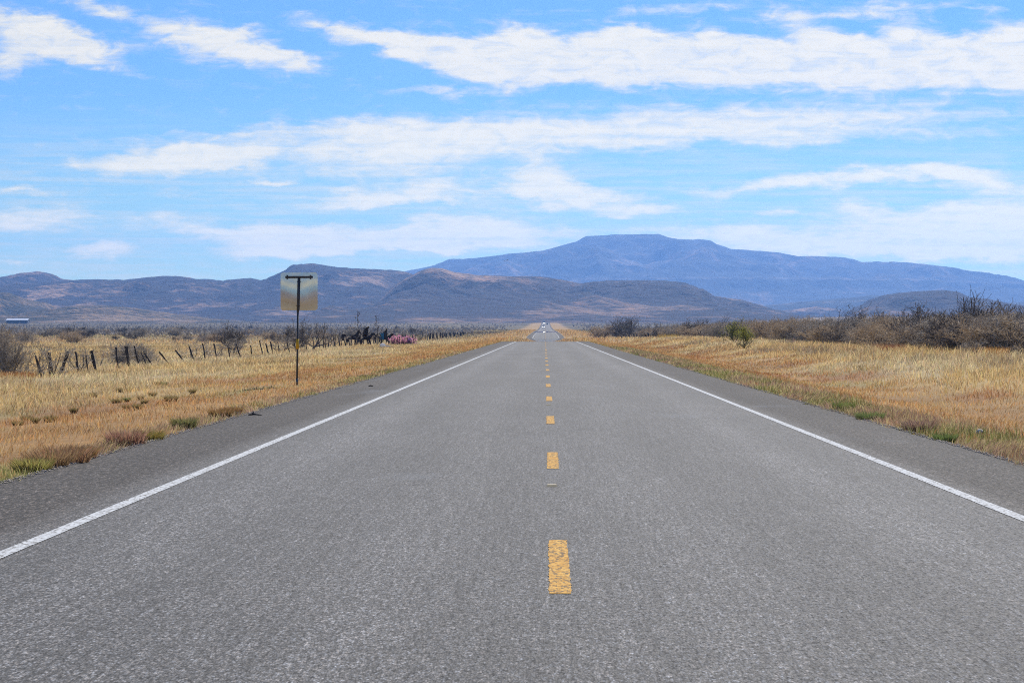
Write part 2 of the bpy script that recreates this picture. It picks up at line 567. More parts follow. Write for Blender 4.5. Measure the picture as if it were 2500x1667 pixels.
def hill_material(name, grass, scrub, patch_scale, fine_scale, sun_patch_cut, strata=False):
    m, t, out = new_mat(name)
    P = t.new('ShaderNodeTexCoord').outputs['Object']
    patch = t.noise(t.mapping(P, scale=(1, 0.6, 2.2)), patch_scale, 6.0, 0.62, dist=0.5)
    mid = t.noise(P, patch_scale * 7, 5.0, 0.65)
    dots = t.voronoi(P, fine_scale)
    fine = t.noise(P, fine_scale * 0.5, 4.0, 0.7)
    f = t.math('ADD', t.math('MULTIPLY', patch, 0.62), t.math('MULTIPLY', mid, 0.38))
    f = t.mrange(f, sun_patch_cut, sun_patch_cut + 0.13, 0.0, 1.0)  # tan grass over dark scrub also paints in sun patches and cloud shadow
    sunlit_grass = t.mix(t.mrange(mid, 0.3, 0.7), (*grass, 1), (grass[0] * 0.8, grass[1] * 0.66, grass[2] * 0.6, 1))
    shaded_scrub = t.mix(t.mrange(fine, 0.3, 0.7), (*scrub, 1), (scrub[0] * 1.8, scrub[1] * 1.6, scrub[2] * 1.4, 1))
    col = t.mix(f, shaded_scrub, sunlit_grass)
    if strata:
        zz = t.sep(P)[2]
        band = t.noise(t.comb(0.0, 0.0, t.math('ADD', t.math('MULTIPLY', zz, 0.03), t.math('MULTIPLY', patch, 1.2))), 1.0, 3.0, 0.6)
        col = t.mix(t.math('MULTIPLY', t.mrange(band, 0.56, 0.68, 0.0, 0.6), t.mrange(mid, 0.42, 0.58)), col, (*[q * 1.1 for q in grass], 1))
    # single shrubs and rocks dotted over the slopes
    dot = t.mrange(dots.outputs['Distance'], 0.22, 0.42, 0.75, 0.0)
    dot = t.math('MULTIPLY', dot, t.math('GREATER_THAN', t.sep(dots.outputs['Color'])[0], 0.4))
    col = t.mix(dot, col, (0.03, 0.04, 0.035, 1))
    bn = t.new('ShaderNodeBump')
    bn.inputs['Strength'].default_value = 0.7
    bn.inputs['Distance'].default_value = 40.0
    t.link(mid, bn.inputs['Height'])
    principled(t, out, col, 0.95, 0.0, 0.05, bn.outputs[0])
    return m


def petal_mat(name, c1, c2):
    m, t, out = new_mat(name)
    n = t.noise(t.new('ShaderNodeTexCoord').outputs['Object'], 9.0, 3.0, 0.6)
    col = t.mix(t.mrange(n, 0.35, 0.65), (*c1, 1), (*c2, 1))
    d = t.new('ShaderNodeBsdfDiffuse'); tr = t.new('ShaderNodeBsdfTranslucent')
    t.link(col, d.inputs[0]); t.link(col, tr.inputs[0])
    mx = t.new('ShaderNodeMixShader')
    t.link(d.outputs[0], mx.inputs[1]); t.link(tr.outputs[0], mx.inputs[2])
    t.link(mx.outputs[0], out.inputs['Surface'])
    return m


M = {}
M['asphalt'] = asphalt_material()
M['white_paint'] = paint_material('white_paint', (0.60, 0.62, 0.625), 0.46)
M['yellow_paint'] = paint_material('yellow_paint', (0.66, 0.42, 0.125), 0.49)
M['blade'] = blade_material('dry_blade', 0.45)
M['ground'] = ground_material()
M['bark'] = simple_mat('grey_bark', (0.10, 0.085, 0.072), (0.2, 0.175, 0.15), 6.0, 0.95)
M['twig'] = simple_mat('twig', (0.37, 0.32, 0.255), (0.52, 0.46, 0.38), 1.2, 0.95)
M['twig_brown'] = simple_mat('brown_twig', (0.47, 0.36, 0.235), (0.62, 0.50, 0.35), 1.2, 0.95)
M['twig_dark'] = simple_mat('dark_twig', (0.13, 0.11, 0.095), (0.22, 0.195, 0.17), 1.2, 0.95)
M['post_wood'] = simple_mat('weathered_post', (0.03, 0.025, 0.022), (0.075, 0.065, 0.058), 7.0, 0.9, bump=0.3)
M['wire'] = simple_mat('rusty_wire', (0.10, 0.07, 0.055), None, 3.0, 0.7, 0.5)
M['black_steel'] = simple_mat('dark_steel', (0.075, 0.08, 0.085), (0.11, 0.105, 0.10), 8.0, 0.6, 0.3)
M['tape'] = simple_mat('yellow_tape', (0.88, 0.52, 0.02), (0.80, 0.44, 0.02), 20.0, 0.45)
M['galv'] = simple_mat('galvanised_sleeve', (0.20, 0.21, 0.21), (0.10, 0.10, 0.10), 20.0, 0.5, 0.6)
M['iron'] = simple_mat('black_iron', (0.022, 0.015, 0.011), (0.05, 0.03, 0.02), 5.0, 0.75, 0.0, 0.25)
M['blue_cloth'] = simple_mat('blue_cloth', (0.03, 0.17, 0.32), (0.05, 0.24, 0.40), 4.0, 0.8)
M['pink'] = petal_mat('pink_petal', (0.93, 0.26, 0.46), (0.95, 0.58, 0.70))
M['purple'] = petal_mat('purple_petal', (0.36, 0.18, 0.62), (0.55, 0.35, 0.75))
M['white_plastic'] = petal_mat('white_plastic', (0.92, 0.92, 0.92), (0.85, 0.86, 0.88))
M['blue_plastic'] = petal_mat('blue_plastic', (0.32, 0.62, 0.95), (0.5, 0.75, 0.95))
M['leaf'] = petal_mat('olive_leaf', (0.30, 0.29, 0.05), (0.17, 0.175, 0.04))
M['stem'] = simple_mat('dull_green_stem', (0.07, 0.09, 0.04), (0.10, 0.10, 0.05), 7.0, 0.8)
M['rubber'] = simple_mat('black_rubber', (0.012, 0.012, 0.012), (0.02, 0.02, 0.02), 12.0, 0.8)
M['car_white'] = simple_mat('white_car_paint', (0.82, 0.82, 0.82), (0.78, 0.78, 0.78), 1.0, 0.25, 0.0, 0.6)
M['car_dark'] = simple_mat('dark_car_paint', (0.03, 0.035, 0.04), (0.025, 0.03, 0.035), 1.0, 0.25, 0.0, 0.6)
M['car_glass'] = simple_mat('dark_glass', (0.02, 0.025, 0.03), (0.02, 0.025, 0.03), 1.0, 0.08, 0.0, 0.8)
M['shed_roof'] = simple_mat('white_sheet_roof', (0.82, 0.83, 0.84), (0.75, 0.76, 0.77), 0.3, 0.35, 0.3)
M['shed_wall'] = simple_mat('dark_shed_wall', (0.16, 0.17, 0.19), (0.12, 0.13, 0.15), 0.3, 0.8)  # plain dark grey wall colour
M['stone'] = simple_mat('pale_stone', (0.66, 0.65, 0.62), (0.48, 0.46, 0.43), 14.0, 0.9, bump=0.4)
M['gravel'] = simple_mat('edge_gravel', (0.52, 0.44, 0.36), (0.30, 0.26, 0.22), 9.0, 0.95)
M['marker'] = simple_mat('amber_marker', (0.62, 0.48, 0.24), (0.45, 0.35, 0.18), 30.0, 0.4)
M['feather'] = simple_mat('bird_plumage', (0.02, 0.018, 0.016), (0.035, 0.03, 0.028), 10.0, 0.8)


def mirror_material():
    m, t, out = new_mat('mirage_air')
    g = t.new('ShaderNodeBsdfGlossy')
    g.inputs['Color'].default_value = (0.86, 0.88, 0.9, 1)
    g.inputs['Roughness'].default_value = 0.0
    t.link(g.outputs[0], out.inputs['Surface'])
    return m


M['mirage'] = mirror_material()


def sign_back_material():
    m, t, out = new_mat('bare_aluminium')
    P = t.new('ShaderNodeTexCoord').outputs['Object']
    n = t.noise(P, 5.0, 5.0, 0.6)
    scr = t.noise(t.mapping(P, scale=(30, 1, 3)), 1.0, 3.0, 0.6)
    col = t.mix(t.mrange(n, 0.3, 0.7), (0.62, 0.64, 0.66, 1), (0.53, 0.55, 0.56, 1))
    blot = t.voronoi(P, 5.0)
    col = t.mix(t.mrange(blot.outputs['Distance'], 0.05, 0.09, 0.6, 0.0), col, (0.2, 0.19, 0.17, 1))
    principled(t, out, col, t.mrange(scr, 0.3, 0.7, 0.04, 0.075), 0.78, 0.5)
    return m


M['sign_back'] = sign_back_material()

# ------------------------------------------------------------------ terrain
RY = np.array([-9000, 0, 293, 519, 560, 610, 640, 665, 690, 720, 955, 1622, 2000, 2500, 3100, 3300, 4500, 17000], float)
RZ = np.array([0, 0, 0, -.452, -.9, -1.7, -1.75, -1.15, -.74, -.5, .24, 1.5, 2.87, 5.56, 10, 10.4, 12, 13], float)
PY = np.array([-9000, 0, 300, 500, 700, 955, 1622, 2000, 2500, 3100, 3300, 4500, 17000], float)
PZ = np.array([-.75, -.75, -.65, -.75, -.6, .05, 1.35, 2.7, 5.35, 9.7, 10.2, 12, 13], float)


def road_z(y):
    return np.interp(y, RY, RZ)


def ground_z(x, y):
    x = np.asarray(x, float); y = np.asarray(y, float)
    a = np.abs(x)
    zr = road_z(y)
    zp = np.interp(y, PY, PZ)
    right = (x > 0)
    lift = 0.92 * (1 - sstep(260, 620, y)) * right
    t = np.where(right, sstep(8.5, 20, a), sstep(5.6, 21, a))
    z = zr * (1 - t) + (zp + lift) * t
    ditch = np.where(right, 0.42, 0.10) * np.exp(-((a - 10.0) / 2.7) ** 2) * (1 - sstep(350, 520, y))
    z = z - ditch
    z = z + (fbm(x / 5.0, y / 7.0, 3, 5) - 0.5) * 0.28 * sstep(5.8, 12, a) * (1 - 0.6 * sstep(700, 1500, y))
    z = z + (fbm(x / 60.0, y / 90.0, 3, 9) - 0.5) * 0.9 * sstep(30, 120, a)
    z = z - 0.06 * (1 - sstep(5.1, 5.5, a)) - 0.012
    return z


ORANGE = np.array((0.45, 0.262, 0.105)); RUST = np.array((0.33, 0.15, 0.06)); STRAW = np.array((0.52, 0.37, 0.165))
PALE = np.array((0.56, 0.455, 0.265)); GREEN = np.array((0.24, 0.225, 0.075)); BROWN = np.array((0.22, 0.16, 0.105)); GREY = np.array((0.22, 0.20, 0.175))


def tone(x, y):
    """colour the vegetation has at a place: mown orange verge, straw bank, pale plain"""
    x = np.asarray(x, float); y = np.asarray(y, float)
    a = np.abs(x)
    n1 = fbm(x / 3.0, y / 9.0, 4, 21)
    n2 = fbm(x / 9.0, y / 30.0, 4, 33)
    n3 = fbm(x / 1.1, y / 2.0, 3, 45)
    n4 = fbm(x / 40.0, y / 90.0, 4, 51)
    right = x > 0
    def mixc(c, d, f):
        return c * (1 - f[..., None]) + d * f[..., None]
    c = np.broadcast_to(ORANGE, a.shape + (3,)).copy()
    lim = np.where(right, 12.0, 10.5) + (n1 - 0.5) * 7
    c = mixc(c, STRAW + 0 * c, sstep(-1.5, 1.5, a - lim))
    c = mixc(c, PALE + 0 * c, sstep(0.50, 0.66, n2) * sstep(9, 14, a) * 0.85)
    c = mixc(c, RUST + 0 * c, sstep(0.54, 0.68, n1) * (1 - sstep(11, 15, a)) * np.where(right, 0.75, 0.45))
    c = mixc(c, STRAW + 0 * c, sstep(0.55, 0.7, n3) * 0.5)
    c = mixc(c, ORANGE + 0 * c, sstep(0.55, 0.68, n4) * 0.6)
    c = mixc(c, BROWN + 0 * c, sstep(0.58, 0.72, n1) * sstep(12, 16, a) * 0.5)
    n5 = fbm(x / 2.2, y / 5.0, 4, 77)
    c = mixc(c, np.array((0.21, 0.17, 0.14)) + 0 * c, sstep(0.60, 0.72, n5) * sstep(10, 15, a) * np.where(right, .75, .35))
    c = mixc(c, PALE * 1.08 + 0 * c, sstep(0.36, 0.26, n5) * sstep(10, 15, a) * .8)
    edge = np.exp(-np.maximum(a - 5.3, 0) / np.where(right, 0.75, 0.3))
    c = mixc(c, GREEN + 0 * c, np.clip(edge * sstep(0.46, 0.60, n3) * 1.1, 0, 0.75))
    c = mixc(c, GREEN * 1.2 + 0 * c, sstep(0.62, 0.72, n3) * sstep(0.5, 0.6, n2) * (1 - sstep(9, 16, a)) * 0.55)
    # far plain: alternating pale grass and grey brush
    f = sstep(350, 700, y)
    band = fbm(x / 130.0, y / 55.0, 4, 63)
    farc = mixc(PALE * 0.62 + 0 * c, GREY * 0.55 + 0 * c, sstep(0.40, 0.55, band))
    farc = mixc(farc, BROWN * 0.8 + ORANGE * 0.2 + 0 * c, sstep(0.5, 0.65, n4) * (1 - sstep(600, 1100, y)))
    farc = farc * (1 - 0.35 * sstep(1000, 1900, y))[..., None] * np.array((1.0, .97, .85))
    verge = 1 - sstep(14, 22, a)
    farc = mixc(farc, ORANGE * 0.55 + STRAW * 0.45 + 0 * c, verge)
    c = mixc(c, farc, f)
    return c


def build_ground():
    near = np.arange(-30, 30.01, 0.6)
    g = [30.0]
    while g[-1] < 8200:
        g.append(g[-1] * 1.09 + 0.3)
    g = np.array(g[1:])
    xs = np.concatenate([-g[::-1], near, g])
    ys = [-60.0]
    while ys[-1] < 340: ys.append(ys[-1] + 2.5)
    while ys[-1] < 760: ys.append(ys[-1] + 6)
    while ys[-1] < 16500: ys.append(ys[-1] * 1.018)
    b = [-60.0]
    while b[-1] > -7000: b.append(b[-1] * 1.12)
    ys = np.concatenate([np.array(b[1:])[::-1], ys])
    Xg, Yg = np.meshgrid(xs, ys)
    Z = ground_z(Xg, Yg)
    V = np.stack([Xg, Yg, Z], -1).reshape(-1, 3)
    nx, ny = len(xs), len(ys)
    i = np.arange(nx - 1)[None, :] + (np.arange(ny - 1) * nx)[:, None]
    F = np.stack([i, i + 1, i + 1 + nx, i + nx], -1).reshape(-1, 4)
    C = tone(Xg, Yg).reshape(-1, 3) * 0.72  # darkened: shade between the blades is put into the ground colour
    me = mesh_arrays('ground', V, [F], [M['ground']], True, C)
    tag(link('ground', me), 'dry tan desert plain and grassy verges on both sides of the road', kind='structure')


build_ground()


def strip(name, mat, xl, xr, ys, lift, kind='structure', label=None, jit=0.0, seed=3, segs=1):
    ys = np.asarray(ys, float)
    jl = (fbm(ys * 1.9, ys * 0 + 3.3, 4, seed) - 0.5) * jit
    jr = (fbm(ys * 1.9, ys * 0 + 8.3, 4, seed + 5) - 0.5) * jit
    cols = []
    for k in range(segs + 1):
        f = k / segs
        x = (xl + jl) * (1 - f) + (xr + jr) * f
        cols.append(np.stack([x, ys, road_z(ys) + lift], -1))
    V = np.stack(cols, 1).reshape(-1, 3)
    n = segs + 1
    i = np.arange(segs)[None, :] + (np.arange(len(ys) - 1) * n)[:, None]
    F = np.stack([i, i + 1, i + 1 + n, i + n], -1).reshape(-1, 4)
    o = link(name, mesh_arrays(name, V, [F], [mat], False))
    tag(o, label, kind=kind)
    return o


YS_ROAD = np.concatenate([np.arange(-60, 0, 5), np.arange(0, 130, 0.35), np.arange(130, 330, 1.2), np.arange(330, 760, 4), np.arange(760, 3300, 20)])
strip('road', M['asphalt'], -5.38, 5.33, YS_ROAD, 0.0, label='straight grey two lane asphalt road running to the mountains', jit=0.46, segs=6)
strip('edge_line', M['white_paint'], -3.685, -3.565, YS_ROAD, 0.004, label='white painted edge line along the left side of the road', jit=0.008, seed=31)
strip('edge_line', M['white_paint'], 3.725, 3.845, YS_ROAD, 0.004, label='white painted edge line along the right side of the road', jit=0.008, seed=41)


def centre_dashes():
    V = []; F = []
    k = 0
    y0 = 13.6
    while y0 < 3000:
        L = 3.45
        sub = np.linspace(y0, y0 + L, 60 if y0 < 120 else 5)
        xc = 0.086 + (0.02 * (random.random() - 0.5) if k else 0.0) - 0.10 * sstep(0, 290, y0)
        w = 0.064
        base = len(V)
        for yy in sub:
            j = 0.006 if y0 < 120 else 0
            zz = float(road_z(yy)) + 0.004
            V.append((xc - w + random.uniform(-j, j), yy, zz)); V.append((xc + w + random.uniform(-j, j), yy, zz))
        for q in range(len(sub) - 1):
            a = base + 2 * q
            F.append((a, a + 1, a + 3, a + 2))
        y0 += 12.2
        k += 1
    o = link('centre_line', mesh_arrays('centre_line', np.array(V), [np.array(F)], [M['yellow_paint']]))
    tag(o, 'broken yellow centre line painted along the middle of the road', kind='structure')


centre_dashes()

# mirage: sheets of hot air just over the asphalt that mirror what lies beyond
ymir = np.linspace(293.5, 519, 40)
strip('mirage', M['mirage'], -5.5, 6.2, ymir, 0.012, kind='stuff', label='shimmering heat mirage lying across the road where it crests')
strip('mirage', M['mirage'], -4.9, 5.2, np.linspace(985, 1130, 10), 0.012, kind='stuff', label='thin far heat mirage crossing the distant road')


# ------------------------------------------------------------------ hills and mesa
F_PX = 5851.0


def ridge(name, D, pts, mat, front, back, spur, seed, label, nx=420, nt=90, base_z=12.0, expo=1.35, terrace=0.0):
    px = np.array([p[0] for p in pts], float); py = np.array([p[1] for p in pts], float)
    xw = (px - 1332) / F_PX * D
    hw = (804 - py) / F_PX * D + CAM_Z - base_z
    pad = 0.10 * (xw[-1] - xw[0])
    X = np.linspace(xw[0] - pad, xw[-1] + pad, nx)
    def crest(x):
        h = np.interp(x, xw, hw)
        k = np.where(x < xw[0], np.clip(1 - (xw[0] - x) / pad, 0, 1), np.where(x > xw[-1], np.clip(1 - (x - xw[-1]) / pad, 0, 1), 1.0))
        return np.maximum(h, 0) * k * k * (3 - 2 * k)
    T = np.concatenate([-(np.linspace(1, 0, nt) ** 1.25), np.linspace(0, 1, 14)[1:]])
    Xg, Tg = np.meshgrid(X, T)
    s = np.abs(Tg)
    Yg = D + np.where(Tg < 0, Tg * front, Tg * back)
    wl = spur
    warp = (fbm(Xg / wl, Yg / wl / 1.8, 4, seed) - 0.5) * 2 * wl * 0.9 * np.minimum(s * 1.6, 1)
    h = crest(Xg + warp)
    h0 = crest(Xg)
    h = h0 * (1 - sstep(0, 0.25, s)) + h * sstep(0, 0.25, s)
    shape = np.where(Tg < 0, np.power(np.clip(1 - s, 0, 1), expo), np.power(np.clip(1 - s, 0, 1), 1.2))
    rid = 1 - np.abs(2 * fbm(Xg / (wl * 0.7), Yg / (wl * 1.3), 5, seed + 50) - 1) * 2.0
    rid2 = fbm(Xg / (wl * 0.22), Yg / (wl * 0.4), 4, seed + 80) - 0.5
    amp = np.minimum(s * 3.2, 1) * np.clip(1 - s, 0, 1)
    z = h * shape * (1 + 0.62 * (rid - 0.35) * amp) + h.max() * 0.13 * rid2 * amp
    if terrace:
        st = h.max() * 0.16
        q = z / st
        fl = np.floor(q); fr = q - fl
        zt = (fl + sstep(0.25, 0.75, fr)) * st
        z = z * (1 - terrace * amp) + zt * terrace * amp
    bump = (fbm(Xg / (wl * 0.05), Yg / (wl * 0.05), 3, seed + 99) - 0.5) * hw.max() * 0.018
    z = z + bump * np.clip(h0 / (hw.max() * 0.25 + 1e-6), 0, 1)
    # nothing in front of the crest may stand higher than the crest as the eye sees it
    lim = (h0 + base_z - CAM_Z) / D * Yg + CAM_Z - base_z
    z = np.where((Tg < -0.001), np.minimum(z, np.maximum(lim - 0.5, 0.2)), z)
    Z = base_z + z - 1.5 * sstep(0.93, 1.0, s) - 2.0 * (s >= 0.999)
    V = np.stack([Xg, Yg, Z], -1).reshape(-1, 3)
    n_x, n_y = len(X), len(T)
    i = np.arange(n_x - 1)[None, :] + (np.arange(n_y - 1) * n_x)[:, None]
    F = np.stack([i, i + 1, i + 1 + n_x, i + n_x], -1).reshape(-1, 4)
    o = link(name, mesh_arrays(name, V, [F], [mat], True))
    tag(o, label, kind='structure')
    return o


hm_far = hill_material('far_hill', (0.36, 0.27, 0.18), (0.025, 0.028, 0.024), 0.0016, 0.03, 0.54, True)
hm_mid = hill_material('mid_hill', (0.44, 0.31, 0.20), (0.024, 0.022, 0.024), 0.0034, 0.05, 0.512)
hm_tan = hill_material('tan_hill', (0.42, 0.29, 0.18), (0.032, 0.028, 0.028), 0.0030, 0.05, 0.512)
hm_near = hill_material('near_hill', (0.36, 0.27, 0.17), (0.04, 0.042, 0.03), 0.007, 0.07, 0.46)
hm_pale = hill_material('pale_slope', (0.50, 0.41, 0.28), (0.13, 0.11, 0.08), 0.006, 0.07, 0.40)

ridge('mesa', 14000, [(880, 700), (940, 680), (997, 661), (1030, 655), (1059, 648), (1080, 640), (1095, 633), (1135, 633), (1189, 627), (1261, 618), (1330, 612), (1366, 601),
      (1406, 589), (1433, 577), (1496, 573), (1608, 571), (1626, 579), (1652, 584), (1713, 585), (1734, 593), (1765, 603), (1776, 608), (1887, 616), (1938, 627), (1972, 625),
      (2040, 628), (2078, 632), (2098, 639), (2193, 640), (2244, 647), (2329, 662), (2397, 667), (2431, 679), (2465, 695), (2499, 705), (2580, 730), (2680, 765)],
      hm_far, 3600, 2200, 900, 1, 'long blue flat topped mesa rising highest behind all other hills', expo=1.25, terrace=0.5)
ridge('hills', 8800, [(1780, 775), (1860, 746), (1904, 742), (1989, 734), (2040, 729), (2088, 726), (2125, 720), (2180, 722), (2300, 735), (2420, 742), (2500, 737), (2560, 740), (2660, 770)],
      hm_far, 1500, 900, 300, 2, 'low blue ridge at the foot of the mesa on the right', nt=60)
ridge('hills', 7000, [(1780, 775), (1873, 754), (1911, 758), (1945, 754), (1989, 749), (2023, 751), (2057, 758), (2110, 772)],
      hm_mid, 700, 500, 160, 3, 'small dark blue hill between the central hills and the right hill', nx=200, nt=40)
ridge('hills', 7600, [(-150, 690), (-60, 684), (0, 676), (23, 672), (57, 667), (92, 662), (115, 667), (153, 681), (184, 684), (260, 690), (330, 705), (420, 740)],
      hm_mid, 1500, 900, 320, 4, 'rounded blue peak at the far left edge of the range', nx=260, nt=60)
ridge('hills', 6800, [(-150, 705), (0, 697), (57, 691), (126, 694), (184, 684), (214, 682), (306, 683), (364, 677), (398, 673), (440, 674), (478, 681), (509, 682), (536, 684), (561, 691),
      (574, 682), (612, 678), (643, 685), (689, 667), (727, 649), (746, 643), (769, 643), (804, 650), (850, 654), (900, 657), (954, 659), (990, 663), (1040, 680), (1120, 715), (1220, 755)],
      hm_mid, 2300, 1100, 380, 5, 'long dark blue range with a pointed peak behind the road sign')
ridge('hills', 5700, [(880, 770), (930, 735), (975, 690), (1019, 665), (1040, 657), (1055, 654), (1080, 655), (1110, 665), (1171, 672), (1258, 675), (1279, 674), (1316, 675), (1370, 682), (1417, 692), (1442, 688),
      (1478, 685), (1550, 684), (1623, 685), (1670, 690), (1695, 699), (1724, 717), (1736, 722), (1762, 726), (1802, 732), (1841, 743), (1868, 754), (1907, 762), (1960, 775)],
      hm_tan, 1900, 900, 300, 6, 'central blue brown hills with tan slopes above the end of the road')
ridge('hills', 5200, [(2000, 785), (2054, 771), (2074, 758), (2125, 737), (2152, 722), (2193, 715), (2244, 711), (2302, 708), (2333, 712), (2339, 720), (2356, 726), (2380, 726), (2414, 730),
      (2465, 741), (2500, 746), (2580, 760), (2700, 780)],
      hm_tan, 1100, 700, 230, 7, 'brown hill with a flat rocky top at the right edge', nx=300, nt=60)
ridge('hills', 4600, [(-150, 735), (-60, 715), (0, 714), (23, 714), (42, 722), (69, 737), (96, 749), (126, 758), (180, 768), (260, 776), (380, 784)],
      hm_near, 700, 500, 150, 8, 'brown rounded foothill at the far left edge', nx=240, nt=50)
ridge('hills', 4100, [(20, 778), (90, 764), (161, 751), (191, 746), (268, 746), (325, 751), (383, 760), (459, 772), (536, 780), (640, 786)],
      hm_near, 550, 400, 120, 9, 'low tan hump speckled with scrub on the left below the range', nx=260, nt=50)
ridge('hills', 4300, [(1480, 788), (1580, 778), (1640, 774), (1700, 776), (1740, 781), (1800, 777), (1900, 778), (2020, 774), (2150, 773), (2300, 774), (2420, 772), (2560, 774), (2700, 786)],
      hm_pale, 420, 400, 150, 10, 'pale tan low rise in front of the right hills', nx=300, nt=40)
ridge('hills', -6000, [(600, 700), (900, 740), (1100, 760), (1250, 735), (1400, 770), (1600, 735), (1800, 750), (2100, 690)],
      hm_mid, 900, 900, 300, 12, 'low hills behind the viewer', nx=160, nt=30) if False else None


def back_hills():
    X = np.linspace(-7000, 7000, 240); Y = np.linspace(-6800, -5000, 24)
    Xg, Yg = np.meshgrid(X, Y)
    env = np.sin(np.clip((Yg + 6800) / 1800, 0, 1) * math.pi)
    Z = -4 + env * (25 + 190 * fbm(Xg / 900, Yg / 1500, 4, 77) ** 1.6)
    V = np.stack([Xg, Yg, Z], -1).reshape(-1, 3)
    n_x, n_y = len(X), len(Y)
    i = np.arange(n_x - 1)[None, :] + (np.arange(n_y - 1) * n_x)[:, None]
    F = np.stack([i, i + 1, i + 1 + n_x, i + n_x], -1).reshape(-1, 4)
    tag(link('hills', mesh_arrays('hills', V, [F], [hm_pale], True)), 'low brown hills behind the camera, mirrored in the sign back', kind='structure')


back_hills()

# ------------------------------------------------------------------ grass: nobody could count it
def blades(name, label, n, side, dmin, dmax, amin, amax, hfun, wmin, tonefun, power=-0.2, lean=0.35, wind=0.12, clump=0.5, seed=0, wpx=0.55):
    rg = np.random.default_rng(seed)
    u = rg.random(n)
    p1 = power + 1
    D = (dmin ** p1 + u * (dmax ** p1 - dmin ** p1)) ** (1 / p1)
    lo = amin; hi = np.minimum(amax, D * 0.275 + 3)
    ok = hi > lo
    A = lo + rg.random(n) * (hi - lo)
    keep = ok & (rg.random(n) < (hi - lo) / np.minimum(amax - amin, dmax * 0.275) * 1.0 + 0.25)
    D, A = D[keep], A[keep]
    x = side * A; y = D
    c = fbm(x / 0.7, y / 1.0, 3, 91 + seed)
    k2 = rg.random(len(x)) < np.clip((c - clump + 0.22) * 4, 0.05, 1)
    x, y = x[k2], y[k2]
    D = y
    m = len(x)
    h = hfun(np.abs(x), y, rg.random(m))
    w = np.maximum(wmin, D / 2397.0 * wpx) * rg.uniform(0.7, 1.3, m)
    z = ground_z(x, y)
    ang = rg.random(m) * 2 * math.pi
    dx, dy = np.cos(ang), np.sin(ang)                   # blade width direction
    la = rg.random(m) * 2 * math.pi
    lm = np.abs(rg.normal(0, lean, m))
    sw = (fbm(x / 1.8, y / 2.6, 3, 131) - 0.5) * 2.2
    lx = np.cos(la) * lm + wind + sw; ly = np.sin(la) * lm + (fbm(x / 2.0, y / 2.0, 2, 141) - 0.5) * 1.2
    h = h * (0.45 + 1.1 * fbm(x / 0.55, y / 0.8, 3, 151))
    base = np.stack([x, y, z - 0.02], -1)
    wd = np.stack([dx, dy, np.zeros(m)], -1) * (w / 2)[:, None]
    mid = base + np.stack([lx * h * 0.35, ly * h * 0.35, h * 0.58], -1)
    tip = base + np.stack([lx * h, ly * h, h * np.clip(1.0 - 0.22 * np.hypot(lx, ly), 0.45, 1)], -1)
    V = np.stack([base - wd, base + wd, mid + wd * 0.8, mid - wd * 0.8, tip], 1).reshape(-1, 3)
    i = np.arange(m) * 5
    Fq = np.stack([i, i + 1, i + 2, i + 3], -1)
    Ft = np.stack([i + 3, i + 2, i + 4], -1)
    C = tonefun(x, y, rg)
    Cv = np.repeat(C, 5, axis=0)
    o = link(name, mesh_arrays(name, V, [Fq, Ft], [M['blade']], False, Cv))
    tag(o, label, kind='stuff')
    return o


def verge_h(a, y, r):
    tall = sstep(11.5, 16, a + (fbm(a / 3, y / 8, 3, 71) - 0.5) * 6)
    return (0.06 + 0.11 * r) * (1 - tall) + (0.14 + 0.33 * r * r + 0.1 * r) * tall


def verge_h_left(a, y, r):
    tall = sstep(10, 17, a + (fbm(a / 3, y / 8, 3, 71) - 0.5) * 6)
    return (0.06 + 0.11 * r) * (1 - tall) + (0.09 + 0.24 * r * r + 0.06 * r) * tall


def tone_rand(x, y, rg):
    c = tone(x, y)
    k = rg.uniform(0.68, 1.28, len(x))[:, None]
    w = rg.normal(0, 0.06, (len(x), 3))
    c = c * 1.12 * k * (1 + w)
    pick = rg.random(len(x))
    pale = pick < 0.12
    c[pale] = c[pale] * 0.4 + PALE * 0.75
    red = pick > 0.93
    c[red] = c[red] * 0.5 + RUST * 0.4
    return np.clip(c, 0.01, 0.85)


blades('dry_grass', 'dry orange and straw coloured grass on the left verge', 640000, -1, 19, 360, 5.36, 75, verge_h_left, 0.004, tone_rand, seed=1, lean=0.6, wpx=0.5)
blades('dry_grass', 'dry rust and straw coloured grass on the right verge and bank', 640000, 1, 19, 360, 5.34, 70, verge_h, 0.004, tone_rand, seed=2, lean=0.55, wpx=0.5)


def edge_tone(x, y, rg):
    n = fbm(x / 1.3, y / 2.2, 3, 45)
    f = (sstep(0.50, 0.62, n) * 0.9)[:, None]
    pinkish = np.array((0.36, 0.23, 0.16))
    c = np.array((0.19, 0.215, 0.06)) * f + pinkish * (1 - f)
    c = c * rg.uniform(0.6, 1.35, len(x))[:, None]
    y2 = rg.random(len(x)) < 0.38
    c[y2] = np.array((0.50, 0.42, 0.20)) * rg.uniform(0.7, 1.2, y2.sum())[:, None]
    return np.clip(c, 0.01, 0.8)


blades('edge_grass', 'mixed green and pinkish weeds along the right pavement edge', 90000, 1, 22, 200, 5.22, 6.9,
       lambda a, y, r: 0.05 + 0.20 * r * r, 0.004, edge_tone, power=-0.9, clump=0.48, seed=3)
blades('edge_grass', 'green and reddish weeds fringing the left pavement edge', 40000, -1, 20, 160, 5.26, 5.9,
       lambda a, y, r: 0.04 + 0.13 * r * r, 0.004, edge_tone, power=-0.9, clump=0.55, seed=4)


def far_h(a, y, r):
    return 0.25 + 0.4 * r


